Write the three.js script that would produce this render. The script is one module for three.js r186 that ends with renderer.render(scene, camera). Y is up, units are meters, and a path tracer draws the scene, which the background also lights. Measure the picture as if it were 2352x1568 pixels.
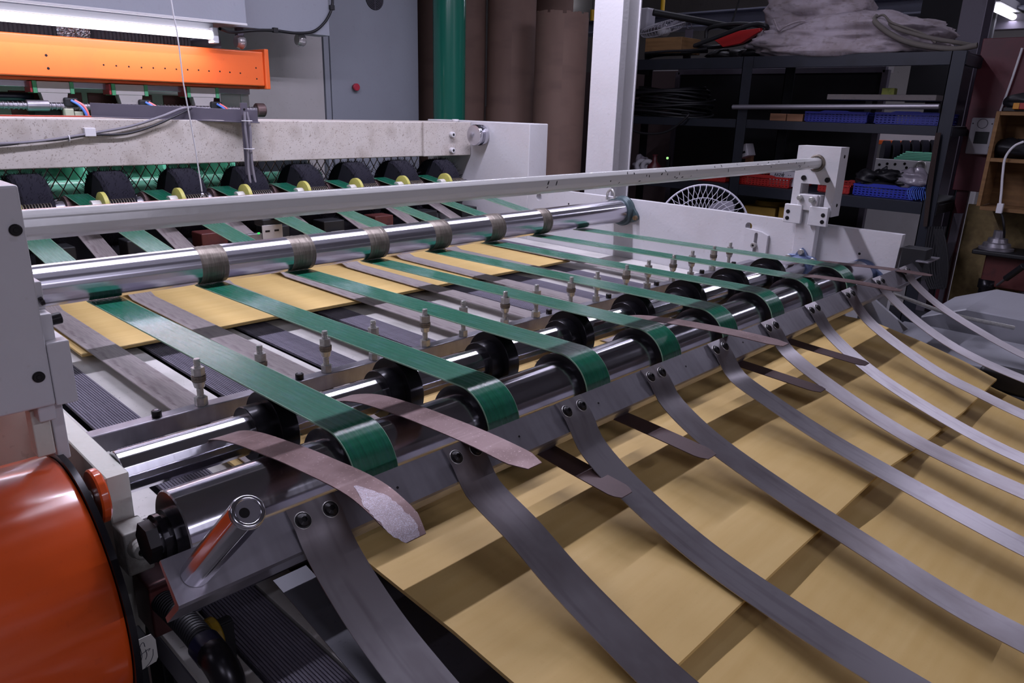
import * as THREE from 'three';
import { RoundedBoxGeometry } from 'three/addons/geometries/RoundedBoxGeometry.js';
import { mergeGeometries, mergeVertices, toCreasedNormals } from 'three/addons/utils/BufferGeometryUtils.js';
import { RectAreaLightUniformsLib } from 'three/addons/lights/RectAreaLightUniformsLib.js';
import { FontLoader } from 'three/addons/loaders/FontLoader.js';
import { TextGeometry } from 'three/addons/geometries/TextGeometry.js';

// ---------------------------------------------------------------- camera, light, exposure
const H = 1.55;                                   // eye height above the floor
const scene = new THREE.Scene();
scene.background = new THREE.Color(0x020203);
const renderer = new THREE.WebGLRenderer({ antialias: true });
renderer.toneMapping = THREE.LinearToneMapping;
renderer.toneMappingExposure = 1.98;
renderer.shadowMap.enabled = true;
RectAreaLightUniformsLib.init();
const FPX = 1680.57;
const RM = [[0.69557674, 0.19996805, -0.69006216], [0.02698402, 0.95253589, 0.30322804], [0.71794489, -0.22953902, 0.65716586]];
const camera = new THREE.PerspectiveCamera(2 * Math.atan(784 / FPX) * 180 / Math.PI, 1.5, 0.02, 60);
{
  const m = new THREE.Matrix4();
  m.set(RM[0][0], RM[0][1], RM[0][2], 0, RM[1][0], RM[1][1], RM[1][2], 0, RM[2][0], RM[2][1], RM[2][2], 0, 0, 0, 0, 1);
  camera.quaternion.setFromRotationMatrix(m);
  camera.position.set(0, H, 0);
}
scene.add(camera);

const LCOL = 0xe9e6ff;                            // cool, slightly violet fluorescent white
// unseen ceiling tubes, out of view, placed for what they light: [x0, x1, height, z, radiance]
const UNSEEN_TUBES = [
  [0.10, 1.30, 2.72, -1.8, 96, 'white tube lamp hanging above the near half of the press roller'],  // out of view; follows the press roller shadow and highlight
  [1.40, 2.60, 2.72, -1.8, 96, 'white tube lamp hanging above the far half of the press roller'],
  [2.70, 3.90, 2.72, -1.8, 24, 'white tube lamp hanging above the fan behind the side plate'],
  [-0.6, 0.6, 3.75, -4.3, 26, 'white tube lamp hanging above the slope of the green unit'],  // out of view, placed for the wide shadow of the lip bar
  [1.2, 2.4, 3.75, -4.3, 26, 'white tube lamp hanging above the grey cabinet and standing tubes'],
  [0.2, 1.4, 4.05, 5.2, 340, 'white tube lamp hanging above the walkway facing the near frame'],  // out of view, strong to light the orange guard and upright faces
  [1.6, 2.8, 4.05, 5.2, 120, 'white tube lamp hanging above the walkway facing the stacker'],
  [-2.6, -1.4, 3.4, -1.2, 16, 'white tube lamp hanging over the operator side of the orange guard'],  // out of view, placed to brighten the near side
  [-1.9, -0.7, 3.1, 1.7, 44, 'white tube lamp hanging over the aisle before the orange guard'],  // out of view, placed to light the front of the orange guard
  [5.3, 6.5, 3.3, 0.05, 46, 'white tube lamp hanging over the aisle beyond the work bench'],  // out of view, placed to reflect in the far steel strips
  [4.9, 6.1, 3.9, -3.0, 34, 'white tube lamp hanging high above the storage rack'],  // out of view, placed to light the girder, rack top and sack
  [6.7, 7.9, 2.75, -3.3, 40, 'white tube lamp hanging behind the black board and rack'],  // out of view, placed to light the pale strip past the rack
  [6.6, 7.8, 3.6, 0.15, 46, 'white tube lamp hanging over the aisle by the far right wall'],  // out of view, another one reflected in the steel strips
];

// ---------------------------------------------------------------- pixel to place (photo pixels give directions; the plane touched gives the distance)
function ray(px, py) { const c = [px - 1176, 784 - py, -FPX]; return RM.map(r => r[0] * c[0] + r[1] * c[1] + r[2] * c[2]); }
const V = (x, y, z) => new THREE.Vector3(x, y, z);
function onX(px, py, X) { const r = ray(px, py), t = X / r[0]; return V(X, H + r[1] * t, r[2] * t); }
function onY(px, py, Y) { const r = ray(px, py), t = (Y - H) / r[1]; return V(r[0] * t, Y, r[2] * t); }
function onZ(px, py, Z) { const r = ray(px, py), t = Z / r[2]; return V(r[0] * t, H + r[1] * t, Z); }

// ---------------------------------------------------------------- seeded noise and textures
function rng(seed) { let a = seed >>> 0; return () => { a |= 0; a = a + 0x6D2B79F5 | 0; let t = Math.imul(a ^ a >>> 15, 1 | a); t = t + Math.imul(t ^ t >>> 7, 61 | t) ^ t; return ((t ^ t >>> 14) >>> 0) / 4294967296; }; }
const rand = rng(20240611);
const rr = (a, b) => a + (b - a) * rand();
function hash(x, y, s) { let h = Math.imul(x, 374761393) + Math.imul(y, 668265263) + Math.imul(s, 2147483647 ^ 0x5bd1e995); h = Math.imul(h ^ h >>> 13, 1274126177); return ((h ^ h >>> 16) >>> 0) / 4294967296; }
function vnoise(u, v, px, py, s) {                 // tileable: px, py cells over the tile
  const x = u * px, y = v * py, x0 = Math.floor(x), y0 = Math.floor(y), f = t => t * t * (3 - 2 * t), a = f(x - x0), b = f(y - y0);
  const w = (i, n) => ((i % n) + n) % n, h = (i, j) => hash(w(i, px), w(j, py), s);
  return (h(x0, y0) * (1 - a) + h(x0 + 1, y0) * a) * (1 - b) + (h(x0, y0 + 1) * (1 - a) + h(x0 + 1, y0 + 1) * a) * b;
}
function fbm(u, v, p, q, s, n = 4) { let t = 0, w = 0.5, m = 0; for (let i = 0; i < n; i++) { t += w * vnoise(u, v, p << i, q << i, s + i * 17); m += w; w *= 0.55; } return t / m; }
function tex(n, fn, color, tile = 1) {             // fn(u, v) -> [r, g, b] (sRGB) or a number
  const d = new Uint8Array(n * n * 4);
  for (let j = 0; j < n; j++) for (let i = 0; i < n; i++) {
    let c = fn(i / n, j / n); if (typeof c === 'number') c = [c, c, c];
    for (let k = 0; k < 3; k++) d[(j * n + i) * 4 + k] = Math.max(0, Math.min(255, Math.round(c[k] * 255)));
    d[(j * n + i) * 4 + 3] = 255;
  }
  const t = new THREE.DataTexture(d, n, n); t.wrapS = t.wrapT = THREE.RepeatWrapping; t.magFilter = THREE.LinearFilter; t.minFilter = THREE.LinearMipmapLinearFilter; t.generateMipmaps = true;
  if (color) t.colorSpace = THREE.SRGBColorSpace;
  t.repeat.set(1 / tile, 1 / tile); t.needsUpdate = true; return t;
}
const mixc = (a, b, t) => a.map((v, i) => v + (b[i] - v) * t);
const sat = t => Math.max(0, Math.min(1, t));
const hexc = h => [(h >> 16 & 255) / 255, (h >> 8 & 255) / 255, (h & 255) / 255];
const std = o => new THREE.MeshStandardMaterial(o);
const phy = o => new THREE.MeshPhysicalMaterial(o);

const peel = tex(256, (u, v) => fbm(u, v, 32, 32, 5, 3), false, 0.25);
const streakX = tex(256, (u, v) => 0.35 + 0.5 * fbm(u, v, 64, 2, 9, 3), false, 0.2);     // varies along the roller: turned and polished rings
const blotch = tex(256, (u, v) => fbm(u, v, 6, 6, 21, 5), false, 0.35);
function painted(hex, dirt, amount, tile, rough, seed) {
  const a = hexc(hex), b = hexc(dirt);
  return tex(384, (u, v) => { const n = fbm(u, v, 4, 4, seed, 5), s = vnoise(u, v, 96, 96, seed + 3); return mixc(a, b, sat((n - 0.52) * 2.2) * amount + (s > 0.93 ? amount * 0.7 : 0)); }, true, tile);
}
const M = {};
M.white = phy({ map: painted(0xc9c7ca, 0x9f9894, 0.28, 0.9, 0.4, 31), roughness: 0.42, bumpMap: peel, bumpScale: 0.0003, clearcoat: 0.25, clearcoatRoughness: 0.3 });
M.cream = phy({ map: painted(0xc9cabf, 0x8d887a, 0.3, 0.6, 0.4, 37), roughness: 0.38, bumpMap: peel, bumpScale: 0.0004, clearcoat: 0.3, clearcoatRoughness: 0.25 });
M.tube = phy({ color: 0xd3d2d0, roughness: 0.26, bumpMap: peel, bumpScale: 0.0002, clearcoat: 0.5, clearcoatRoughness: 0.12 });
M.beige = std({ map: tex(512, (u, v) => { const n = fbm(u, v, 3, 3, 41, 5), m = fbm(u, v, 9, 5, 47, 4), s = vnoise(u, v, 150, 150, 43), q = vnoise(u, v, 60, 60, 44); return mixc(mixc(hexc(0xbcb5b0), hexc(0xa3958a), sat((n - 0.4) * 1.3)), hexc(0x5e5045), s > 0.84 ? 0.4 : sat((m - 0.6) * 2.0) * 0.35 + (q > 0.9 ? 0.2 : 0)); }, true, 0.45), roughness: 0.7 });
M.grey = phy({ map: painted(0x8f929c, 0x7b7b84, 0.3, 1.1, 0.4, 53), roughness: 0.5, bumpMap: peel, bumpScale: 0.0002 });
M.panel = phy({ map: painted(0xb3aeae, 0x968f8c, 0.4, 0.9, 0.4, 57), roughness: 0.55 });
M.chrome = std({ color: 0xcfced6, metalness: 1, roughness: 0.21, roughnessMap: tex(256, (u, v) => 0.75 + 0.25 * fbm(u, v, 64, 2, 9, 3), false, 0.2) });
M.satin = std({ color: 0xd2d0da, metalness: 1, roughness: 0.24 });
M.worn = std({ map: tex(256, (u, v) => mixc(hexc(0x5e564f), hexc(0x8b8379), fbm(u, v, 48, 3, 61, 3)), true, 0.1), metalness: 0.75, roughness: 0.5 });
M.steel = std({ map: tex(384, (u, v) => { const n = fbm(u, v, 4, 4, 71, 5), w = fbm(u, v, 24, 4, 73, 3); return mixc(hexc(0x9b98a0), hexc(0x6c676c), sat((n - 0.4) * 1.6) * 0.7 + (w - 0.5) * 0.4); }, true, 0.22), metalness: 0.7, roughness: 0.36 });
M.strip = std({ map: tex(512, (u, v) => { const n = fbm(u, v, 5, 3, 81, 5), w = fbm(u, v, 40, 3, 83, 3), s = fbm(u, v, 12, 12, 85, 4); return mixc(mixc(hexc(0xaba6ab), hexc(0x857c7e), sat((n - 0.42) * 2)), hexc(0x6f676a), sat((s - 0.55) * 1.6) * 0.4 + sat((w - 0.55) * 3) * 0.35); }, true, 0.4), metalness: 0.9, roughness: 0.36 });
M.rustDark = std({ map: painted(0x4a3838, 0x2f2424, 0.7, 0.2, 0.5, 97), metalness: 0.4, roughness: 0.55 });
M.rust = std({ map: tex(512, (u, v) => { const n = fbm(u, v, 6, 6, 101, 5), s = vnoise(u, v, 120, 120, 103), w = fbm(u, v, 3, 20, 105, 3); return mixc(mixc(hexc(0x75605f), hexc(0x523c39), sat((n - 0.38) * 2)), hexc(0xa8999a), (s > 0.9 ? 0.5 : 0) + sat((w - 0.66) * 3) * 0.4); }, true, 0.25), metalness: 0.6, roughness: 0.5 });
M.rustSnow = std({ map: tex(512, (u, v) => { const e = u * 0.6 + fbm(u, v, 5, 5, 111, 4) * 0.35, s = vnoise(u, v, 170, 170, 113), c = fbm(u, v, 24, 24, 117, 3); return mixc(mixc(hexc(0x7b6462), hexc(0x57403c), c), hexc(0xb4bacb), s > 0.7 ? 0.7 : 0.35); }, true, 0.09), metalness: 0.5, roughness: 0.5 });
M.black = std({ color: 0x1d1b20, metalness: 0.5, roughness: 0.28 });
M.blackPaint = std({ color: 0x101116, roughness: 0.6 });
M.innerPaint = std({ map: painted(0x5a5862, 0x46434a, 0.6, 0.4, 0.6, 201), roughness: 0.6 });
M.oxide = std({ color: 0x1c191b, metalness: 0.5, roughness: 0.45 });
M.zinc = std({ map: tex(256, (u, v) => mixc(hexc(0xc6c5c2), hexc(0x9b9996), fbm(u, v, 10, 10, 121, 3)), true, 0.05), metalness: 0.65, roughness: 0.32 });
M.brass = std({ color: 0x8f7a62, metalness: 0.9, roughness: 0.35 });
M.green = phy({ map: tex(512, (u, v) => { const n = fbm(u, v, 64, 2, 131, 3), w = fbm(u, v, 20, 3, 133, 2); return mixc(mixc(hexc(0x1c6b4f), hexc(0x11503b), n), hexc(0x4f6d80), sat((w - 0.5) * 2.2) * 0.3); }, true, 0.12), roughness: 0.34, clearcoat: 0.3, clearcoatRoughness: 0.3, roughnessMap: tex(256, (u, v) => 0.6 + 0.4 * fbm(u, v, 48, 2, 137, 3), false, 0.12) });
M.greenEdge = std({ color: 0x86a890, roughness: 0.6 });
M.greyBelt = std({ map: tex(512, (u, v) => { const n = fbm(u, v, 36, 2, 141, 3), w = fbm(u, v, 8, 2, 143, 3); return mixc(mixc(hexc(0xb3a8a7), hexc(0x8b8182), n), hexc(0x6d6062), sat((w - 0.56) * 3.5) * 0.6); }, true, 0.07), roughness: 0.55 });
M.rib = std({ map: tex(256, (u, v) => mixc(hexc(0x7d7886), hexc(0x56515e), fbm(u, v, 40, 2, 151, 3)), true, 0.1), roughness: 0.7 });
M.bed = std({ map: tex(512, (u, v) => { const n = fbm(u, v, 5, 3, 161, 5), s = vnoise(u, v, 110, 60, 163); return mixc(mixc(hexc(0xcfcbc7), hexc(0xaeaca7), sat((n - 0.4) * 1.9)), hexc(0x5f5c58), s > 0.95 ? 0.4 : 0); }, true, 0.3), metalness: 0.1, roughness: 0.45 });
M.kraft = std({ map: tex(512, (u, v) => { const n = fbm(u, v, 3, 40, 171, 4), w = fbm(u, v, 6, 6, 173, 4), s = vnoise(u, v, 200, 200, 175); return mixc(mixc(hexc(0xd4b678), hexc(0xc7a665), n), hexc(0xb69558), sat((w - 0.5) * 1.6) * 0.35 + (s > 0.9 ? 0.12 : 0)); }, true, 0.5), roughness: 0.72, side: THREE.DoubleSide });
M.orange = phy({ map: painted(0xd9531c, 0xc24a1c, 0.4, 0.5, 0.3, 181), roughness: 0.28, bumpMap: tex(256, (u, v) => fbm(u, v, 5, 5, 183, 3), false, 0.2), bumpScale: 0.0005, clearcoat: 0.9, clearcoatRoughness: 0.12 });
M.orange2 = phy({ map: painted(0xe8682e, 0xd25f30, 0.4, 0.5, 0.3, 187), roughness: 0.38, clearcoat: 0.3, clearcoatRoughness: 0.3 });
M.rubber = std({ color: 0x131217, roughness: 0.55 });
M.navy = std({ color: 0x15142a, roughness: 0.3 });
M.tag = std({ color: 0xb9b7b0, roughness: 0.7 });
M.maroonBlock = std({ map: painted(0x5a2e2c, 0x2f2022, 0.6, 0.1, 0.5, 191), roughness: 0.45, metalness: 0.2 });
M.dirtyWhite = std({ map: painted(0xb5b6ae, 0x4a4038, 0.75, 0.12, 0.5, 195), roughness: 0.5 });
M.blueFlange = std({ map: painted(0x5d6b8c, 0x3a4560, 0.6, 0.08, 0.5, 197), roughness: 0.45, metalness: 0.2 });
M.greenFlange = std({ map: painted(0x46565a, 0x2a3034, 0.7, 0.08, 0.5, 199), roughness: 0.4, metalness: 0.3 });
M.fingerGrey = std({ map: painted(0x5a5a60, 0x434148, 0.6, 0.2, 0.5, 99), metalness: 0.3, roughness: 0.55 });
M.bristle = std({ color: 0x100e1c, roughness: 1 });
M.yellow = std({ color: 0xb4ae5a, roughness: 0.5 });

// ---------------------------------------------------------------- geometry helpers (y given relative to the eye height is converted by yr)
const yr = y => H + y;
function clean(g) { let o = g.index ? g.toNonIndexed() : g; for (const k of Object.keys(o.attributes)) if (!['position', 'normal', 'uv'].includes(k)) o.deleteAttribute(k); if (!o.attributes.normal) o.computeVertexNormals(); if (!o.attributes.uv) o.setAttribute('uv', new THREE.BufferAttribute(new Float32Array(o.attributes.position.count * 2), 2)); o.morphAttributes = {}; return o; }
function boxUV(g) {                                // uv in metres by the way each face points
  const o = clean(g), p = o.attributes.position, n = o.attributes.normal, uv = o.attributes.uv;
  for (let i = 0; i < p.count; i += 3) {
    let ax = 0, ay = 0, az = 0; for (let k = 0; k < 3; k++) { ax += Math.abs(n.getX(i + k)); ay += Math.abs(n.getY(i + k)); az += Math.abs(n.getZ(i + k)); }
    for (let k = 0; k < 3; k++) { const x = p.getX(i + k), y = p.getY(i + k), z = p.getZ(i + k); if (ay >= ax && ay >= az) uv.setXY(i + k, x, z); else if (az >= ax) uv.setXY(i + k, x, y); else uv.setXY(i + k, z, y); }
  }
  return o;
}
const merge = list => mergeGeometries(list.map(g => g.userData && g.userData.keep ? clean(g) : boxUV(g)), false);
function box(x0, x1, y0, y1, z0, z1, b = 0.002) {
  const w = Math.abs(x1 - x0), h = Math.abs(y1 - y0), d = Math.abs(z1 - z0); b = Math.min(b, w / 2.1, h / 2.1, d / 2.1);
  const g = b > 0 ? new RoundedBoxGeometry(w, h, d, 2, b) : new THREE.BoxGeometry(w, h, d);
  g.translate((x0 + x1) / 2, (y0 + y1) / 2, (z0 + z1) / 2); return g;
}
function latheX(prof, y, z, seg = 48) {            // prof: [x, r] from small to large x
  const g = new THREE.LatheGeometry(prof.map(([x, r]) => new THREE.Vector2(Math.max(r, 1e-5), x)), seg); g.rotateZ(-Math.PI / 2); g.translate(0, y, z);
  return toCreasedNormals(g, 0.6);
}
const crisp = g => toCreasedNormals(g, 0.6);
const cylX = (x0, x1, y, z, r, c = 0.0015, seg = 48) => latheX([[x0, 0], [x0, r - c], [x0 + c, r], [x1 - c, r], [x1, r - c], [x1, 0]], y, z, seg);
function rod(a, b, r, seg = 16, r2) {              // cylinder from a to b
  const d = b.clone().sub(a), L = d.length(), c = Math.min(r * 0.12, L / 4); r2 = r2 ?? r;
  const g = new THREE.LatheGeometry([[0, 0], [r - c, 0], [r, c], [r2, L - c], [r2 - c, L], [0, L]].map(([x, y]) => new THREE.Vector2(Math.max(x, 1e-5), y)), seg);
  g.applyQuaternion(new THREE.Quaternion().setFromUnitVectors(V(0, 1, 0), d.normalize())); g.translate(a.x, a.y, a.z); return toCreasedNormals(g, 0.6);
}
function prismX(poly, x0, x1, b = 0) {             // poly of [z, y]
  const s = new THREE.Shape(poly.map(([z, y]) => new THREE.Vector2(-z, y)));
  return extrudeX(s, x0, x1, b);
}
function extrudeX(s, x0, x1, b = 0, curve = 12) {
  if (s.holes.length) b = 0;  // shape drawn with (-z, y)
  const d = x1 - x0, g = new THREE.ExtrudeGeometry(s, { depth: d - 2 * b, bevelEnabled: b > 0, bevelSize: b, bevelThickness: b, bevelOffset: -b, bevelSegments: 1, curveSegments: curve });
  g.rotateY(Math.PI / 2); g.translate(x0 + b, 0, 0); return g;
}
function tubeG(pts, r, n = 48, seg = 8, closed = false) { const g = new THREE.TubeGeometry(new THREE.CatmullRomCurve3(pts, closed), n, r, seg, closed); return g; }
function hexX(r, len, a, axis) {                   // hexagonal prism from a along axis
  const g = new THREE.CylinderGeometry(r, r, len, 6); g.translate(0, len / 2, 0); const t = g.toNonIndexed(); t.computeVertexNormals();
  t.applyQuaternion(new THREE.Quaternion().setFromUnitVectors(V(0, 1, 0), axis.clone().normalize())); t.translate(a.x, a.y, a.z); return t;
}
function smoothPath(pts, n) { const c = new THREE.CatmullRomCurve3(pts.map(([y, z]) => V(0, y, z)), false, 'centripetal'); return c.getSpacedPoints(n).map(p => [p.y, p.z]); }
function ribbon(path, x0, x1, th, taper) {         // flat strip along path [y, z] (absolute y), width x0..x1; uv: u across, v along, in metres
  const pos = [], uv = [], idx = [], n = path.length; let len = 0; const S = [];
  for (let i = 0; i < n; i++) {
    const a = path[Math.max(0, i - 1)], b = path[Math.min(n - 1, i + 1)]; let ty = b[0] - a[0], tz = b[1] - a[1]; const l = Math.hypot(ty, tz) || 1; ty /= l; tz /= l;
    const ny = tz, nz = -ty; if (i) len += Math.hypot(path[i][0] - path[i - 1][0], path[i][1] - path[i - 1][1]);
    const k = taper ? taper(i / (n - 1)) : 1, c = (x0 + x1) / 2, h = (x1 - x0) / 2 * k;
    S.push([[c - h, path[i][0], path[i][1]], [c + h, path[i][0], path[i][1]], [c + h, path[i][0] - ny * th, path[i][1] - nz * th], [c - h, path[i][0] - ny * th, path[i][1] - nz * th], len]);
  }
  const quad = (a, b, c, d, ua, ub, uc, ud) => { const o = pos.length / 3; pos.push(...a, ...b, ...c, ...d); uv.push(...ua, ...ub, ...uc, ...ud); idx.push(o, o + 1, o + 2, o, o + 2, o + 3); };
  for (let i = 0; i < n - 1; i++) for (let s = 0; s < 4; s++) {
    const A = S[i], B = S[i + 1], t = (s + 1) % 4; quad(A[s], B[s], B[t], A[t], [A[s][0], A[4]], [B[s][0], B[4]], [B[t][0], B[4]], [A[t][0], A[4]]);
  }
  for (const [i, f] of [[0, 1], [n - 1, 0]]) { const A = S[i]; f ? quad(A[0], A[1], A[2], A[3], [0, 0], [0, 0], [0, 0], [0, 0]) : quad(A[3], A[2], A[1], A[0], [0, 0], [0, 0], [0, 0], [0, 0]); }
  const g = new THREE.BufferGeometry(); g.setAttribute('position', new THREE.Float32BufferAttribute(pos, 3)); g.setAttribute('uv', new THREE.Float32BufferAttribute(uv, 2)); g.setIndex(idx);
  // outward faces: quads above run clockwise seen from outside for this order, so flip
  const ix = g.index.array; for (let i = 0; i < ix.length; i += 3) { const t = ix[i]; ix[i] = ix[i + 1]; ix[i + 1] = t; }
  const o = toCreasedNormals(g, 0.5); o.userData.keep = true; return o;
}
function sheetG(x0, x1, z0, z1, yf, th, nx = 60, nz = 60) {   // thin board with its own thickness; yf(x, z) gives the top
  const pos = [], uv = [], idx = [];
  const P = (i, j) => { const x = x0 + (x1 - x0) * i / nx, z = z0 + (z1 - z0) * j / nz; return [x, yf(x, z), z]; };
  for (const s of [0, 1]) for (let j = 0; j <= nz; j++) for (let i = 0; i <= nx; i++) { const p = P(i, j); pos.push(p[0], p[1] - s * th, p[2]); uv.push(p[0], p[2]); }
  const W = nx + 1, N = W * (nz + 1);
  for (let j = 0; j < nz; j++) for (let i = 0; i < nx; i++) { const a = j * W + i, b = a + 1, c = a + W, d = c + 1; idx.push(a, c, b, b, c, d, N + a, N + b, N + c, N + b, N + d, N + c); }
  const edge = (a, b) => idx.push(a, b, N + a, b, N + b, N + a);
  for (let i = 0; i < nx; i++) { edge(i, i + 1); edge(nz * W + i + 1, nz * W + i); }
  for (let j = 0; j < nz; j++) { edge((j + 1) * W, j * W); edge(j * W + nx, (j + 1) * W + nx); }
  const g = new THREE.BufferGeometry(); g.setAttribute('position', new THREE.Float32BufferAttribute(pos, 3)); g.setAttribute('uv', new THREE.Float32BufferAttribute(uv, 2)); g.setIndex(idx);
  const o = toCreasedNormals(g, 0.7); o.userData.keep = true; return o;
}

// ---------------------------------------------------------------- scene tree helpers
const used = {};
function numbered(n) { const k = used[n] = (used[n] ?? -1) + 1; return k ? `${n}_${String(k).padStart(3, '0')}` : n; }
function thing(name, label, category, group) { const g = new THREE.Group(); g.name = numbered(name); g.userData = { label, category }; if (group) g.userData.group = group; scene.add(g); return g; }
function mesh(name, geo, mat, parent) {
  const list = Array.isArray(geo) ? geo : [geo]; const m = new THREE.Mesh(list.length > 1 ? merge(list) : (list[0].userData && list[0].userData.keep ? list[0] : boxUV(list[0])), mat);
  m.castShadow = m.receiveShadow = true; m.name = parent === scene ? numbered(name) : name; parent.add(m); return m;
}
const part = (parent, name, geo, mat, label) => { const m = mesh(name, geo, mat, parent); if (label) m.userData.label = label; return m; };
function solo(name, geo, mat, label, category, group) { const m = mesh(name, geo, mat, scene); m.userData = { label, category }; if (group) m.userData.group = group; return m; }
function struct(name, geo, mat, parent = scene) { const m = mesh(name, geo, mat, parent); if (parent === scene) m.userData = { kind: 'structure' }; return m; }
function copyOf(o, dx, dy, dz, label, group) { const c = o.clone(); c.name = numbered(o.name.replace(/_\d{3}$/, '')); c.userData = { ...o.userData }; if (label) c.userData.label = label; if (group) c.userData.group = group; c.position.x += dx; c.position.y += dy; c.position.z += dz; scene.add(c); return c; }
function rebase() {                                // put every top-level thing's origin at its base
  scene.updateMatrixWorld(true);
  for (const o of scene.children) {
    if (!o.isGroup) continue;
    const b = new THREE.Box3().setFromObject(o), c = V((b.min.x + b.max.x) / 2, b.min.y, (b.min.z + b.max.z) / 2).sub(o.position);
    if (!isFinite(c.x)) continue;
    for (const k of o.children) k.position.sub(c);
    o.position.add(c);
  }
}
const ORD = ['first', 'second', 'third', 'fourth', 'fifth', 'sixth', 'seventh', 'eighth', 'ninth', 'tenth', 'eleventh', 'twelfth'];

// ---------------------------------------------------------------- the room
const RX0 = -5, RX1 = 9.5, RZ0 = -9, RZ1 = 7, RH = 5;
M.floor = std({ map: painted(0x8f8c8a, 0x5d5a58, 0.7, 1.6, 0.6, 301), roughness: 0.55 });
M.wall = std({ map: painted(0x9a9694, 0x75706e, 0.5, 2.2, 0.8, 305), roughness: 0.85 });
M.ceil = std({ map: painted(0x8a8688, 0x6a6566, 0.6, 2.0, 0.8, 309), roughness: 0.8 });
struct('floor', box(RX0, RX1, -0.2, 0, RZ0, RZ1, 0), M.floor);
struct('wall_back', box(RX0 - 0.2, RX1 + 0.2, 0, RH, RZ0 - 0.2, RZ0, 0), M.wall);
struct('wall_front', box(RX0 - 0.2, RX1 + 0.2, 0, RH, RZ1, RZ1 + 0.2, 0), M.wall);
struct('wall_left', box(RX0 - 0.2, RX0, 0, RH, RZ0, RZ1, 0), M.wall);
struct('wall_right', box(RX1, RX1 + 0.2, 0, RH, RZ0, RZ1, 0), M.wall);
struct('ceiling', box(RX0 - 0.2, RX1 + 0.2, RH, RH + 0.2, RZ0 - 0.2, RZ1 + 0.2, 0), M.ceil);

// ---------------------------------------------------------------- unseen ceiling tube lamps
M.glow = std({ color: 0xffffff, emissive: 0xf4f2ff, emissiveIntensity: 1.6, roughness: 0.4 });
M.fixture = std({ color: 0xb8b8be, roughness: 0.5 });
function unseenTubeLamp(x0, x1, y, z, L, label, hang = true, group = 'unseen ceiling tube lamps', down = V(0, -1, 0)) {
  const t = thing('tube_lamp', label, 'lamp', group);
  part(t, 'housing', box(x0, x1, y + 0.02, y + 0.06, z - 0.03, z + 0.03, 0.004), M.fixture);
  part(t, 'glowing_tube', cylX(x0 + 0.02, x1 - 0.02, y, z, 0.014, 0.002, 16), M.glow);
  if (hang) for (const s of [0.15, 0.85]) part(t, 'hanger', rod(V(x0 + (x1 - x0) * s, y + 0.06, z), V(x0 + (x1 - x0) * s, RH, z), 0.004, 6), M.fixture);
  const l = new THREE.RectAreaLight(LCOL, L, x1 - x0 - 0.06, 0.045); l.position.set((x0 + x1) / 2, y - 0.018, z); l.lookAt((x0 + x1) / 2, y - 0.018 + down.y, z + down.z); l.castShadow = true; t.add(l);
  return t;
}
for (const a of UNSEEN_TUBES) unseenTubeLamp(...a);

// ================================================================ SHEET DELIVERY MACHINE
const PITCH = 0.2335, BX = k => 0.4985 + PITCH * k;
const AX = { press: [yr(-0.371), -1.699], tube: [yr(-0.1382), -0.954], front: [yr(-0.469), -0.772], rear: [yr(-0.466), -0.955], up: [yr(-0.347), -2.62] };
const XF = 2.4;                                    // inner face of the far side plate

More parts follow.
